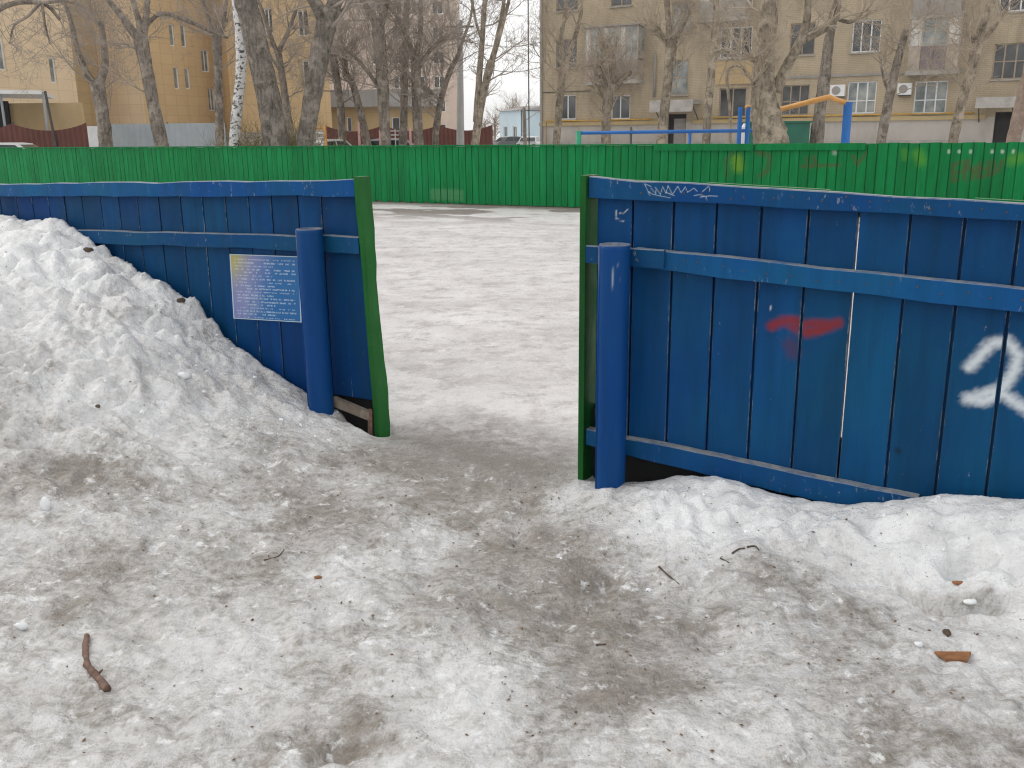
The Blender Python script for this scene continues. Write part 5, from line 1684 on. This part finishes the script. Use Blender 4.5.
# broken plank ends and rubbish in the pit beside the left gate post
def plank(u0, d0, z0, u1, d1, z1, wd, th, mat, name, label):
    a, b = FP(u0, d0, z0), FP(u1, d1, z1)
    e = (b - a); e /= np.linalg.norm(e)
    s2 = np.cross(e, [0, 0, 1]); s2 /= np.linalg.norm(s2)
    t2 = np.cross(s2, e)
    mb = MB()
    mb.hexa([a - s2 * th / 2 - t2 * wd / 2, b - s2 * th / 2 - t2 * wd * .42, b + s2 * th / 2 - t2 * wd * .42, a + s2 * th / 2 - t2 * wd / 2, a - s2 * th / 2 + t2 * wd / 2, b - s2 * th / 2 + t2 * wd * .5, b + s2 * th / 2 + t2 * wd * .5, a + s2 * th / 2 + t2 * wd / 2])
    return tag(mb.build(name, mat, origin=a), label, 'plank')
plank(UL1 - .30, D_L - .05, zlow - .02, UL1 - .05, D_L - .055, zlow - .07, .05, .03, 'grey_wood', 'broken_plank', 'broken grey plank wedged under the left blue boards')
plank(UL1 - .055, D_L - .058, -.02, UL1 - .042, D_L - .064, zlow - .03, .022, .016, 'stick_bark', 'wood_splinter', 'upright pale splinter beside the green end plank')
lump('leaf_clump', 'orange_wood', 377, 428, (.02, .014, .02), 'rusty leaf clump at the foot of the green end plank', 'leaf', 12)
lump('leaf_clump', 'orange_wood', 340, 401, (.02, .014, .012), 'rusty leaf clump on the broken plank by the left post', 'leaf', 13)

# crumbs of bark and leaf strewn over the trodden snow
rg = np.random.default_rng(77)
mb = MB()
cx, cy, keep = [], [], 0
while len(cx) < 1700:
    x, y = rg.uniform(-3.4, 2.4), rg.uniform(1.75, 6.2)
    if x * N[0] + y * N[1] > D_R - .12:
        continue
    if rg.random() > .35 + .65 * math.exp(-((x - .5) / 1.2) ** 2):
        continue
    cx.append(x); cy.append(y)
cz = height(np.array(cx), np.array(cy))
for x, y, z in zip(cx, cy, cz):
    L = .002 + .0065 * rg.random() ** 3
    W2 = L * rg.uniform(.25, .7)
    a = rg.uniform(0, 6.283); e = np.array([math.cos(a), math.sin(a), rg.normal(0, .25)]); s2 = np.array([-math.sin(a), math.cos(a), rg.normal(0, .25)])
    p = np.array([x, y, z + .002])
    mb.add([p - e * L - s2 * W2 * .3, p - s2 * W2, p + e * L, p + s2 * W2, p + np.array([0, 0, W2 * .9])], [(0, 1, 4), (1, 2, 4), (2, 3, 4), (3, 0, 4)])
db = mb.build('debris', 'leaf_litter')
db['kind'] = 'stuff'
db['label'] = 'crumbs of bark and leaf strewn over the trodden snow'

# clods and ice crumbs broken off the bank
mb = MB()
rg = np.random.default_rng(5)
cl = []
while len(cl) < 620:
    if rg.random() < .66:
        u_, q_ = rg.uniform(UL1 - 4.2, UL1 - .1), abs(rg.normal(0, .55)) + .03
        P_ = FP(u_, D_L - q_, 0)
    elif rg.random() < .5:
        u_, q_ = rg.uniform(UR0 + .15, UR0 + 2.6), abs(rg.normal(0, .22)) + .13
        P_ = FP(u_, D_R - q_, 0)
    else:
        continue
    cl.append(P_)
cl = np.array(cl)
cz = height(cl[:, 0], cl[:, 1])
OCT = np.array([(1, 0, 0), (-1, 0, 0), (0, 1, 0), (0, -1, 0), (0, 0, 1), (0, 0, -1), (.6, .6, .55), (-.6, .6, .5), (-.6, -.6, .55), (.6, -.6, .5)], float)
OF = [(4, 6, 0), (4, 2, 6), (4, 7, 2), (4, 1, 7), (4, 8, 1), (4, 3, 8), (4, 9, 3), (4, 0, 9), (5, 0, 6), (5, 6, 2), (5, 2, 7), (5, 7, 1), (5, 1, 8), (5, 8, 3), (5, 3, 9), (5, 9, 0)]
for P_, z in zip(cl, cz):
    r = .003 + .013 * rg.random() ** 4
    v = OCT * (r * rg.uniform(.6, 1.25, (10, 1))) * rg.uniform(.65, 1.2, 3)
    a = rg.uniform(0, 6.283); c_, s_ = math.cos(a), math.sin(a)
    v = np.c_[v[:, 0] * c_ - v[:, 1] * s_, v[:, 0] * s_ + v[:, 1] * c_, v[:, 2]] + np.array([P_[0], P_[1], z - r * .05])
    mb.add(v, OF)
cr_ = mb.build('snow_crumbs', 'ice_chunk', smooth=False)
cr_['kind'] = 'stuff'
cr_['label'] = 'loose icy crumbs lying on the snow bank and along the fences'
# nail heads on the right panel
for z_fn, o_ in ((lambda u: (topR(u) + topRb(u)) / 2, DRR), (lambda u: (midR(u) + midRb(u)) / 2, DRR)):
    for a, b in zip(div[1:-1], div[2:]):
        if a > UR0 + 2.6:
            continue
        for f_ in (.3, .72):
            uu = a + (b - a) * f_ + rg.normal(0, .008); zz = z_fn(uu) + rg.normal(0, .008)
            mb = MB(); mb.tube([FP(uu, o_ + .004, zz), FP(uu, o_ - .0015, zz)], [.0042, .0036], 8); mb.build('nail', 'twig_bark', fr)

# ------------------------------------------------------------------ damp winter air
hm = bpy.data.materials.new('haze_air'); hm.use_nodes = True
ht = hm.node_tree
ht.nodes.remove(ht.nodes['Principled BSDF'])
pv = ht.nodes.new('ShaderNodeVolumePrincipled')
pv.inputs['Color'].default_value = (0.93, 0.95, 0.97, 1)
pv.inputs['Density'].default_value = 0.0004
pv.inputs['Anisotropy'].default_value = 0.2
ht.links.new(pv.outputs[0], ht.nodes['Material Output'].inputs['Volume'])
M['haze_air'] = hm
mb = MB(); mb.box(-920, 920, -80, 1220, -1.3, 31)
hz = mb.build('haze', 'haze_air')
hz['kind'] = 'stuff'
hz['label'] = 'pale damp winter air over the yard'

for o in bpy.data.objects:
    if '_o' in o:
        del o['_o']
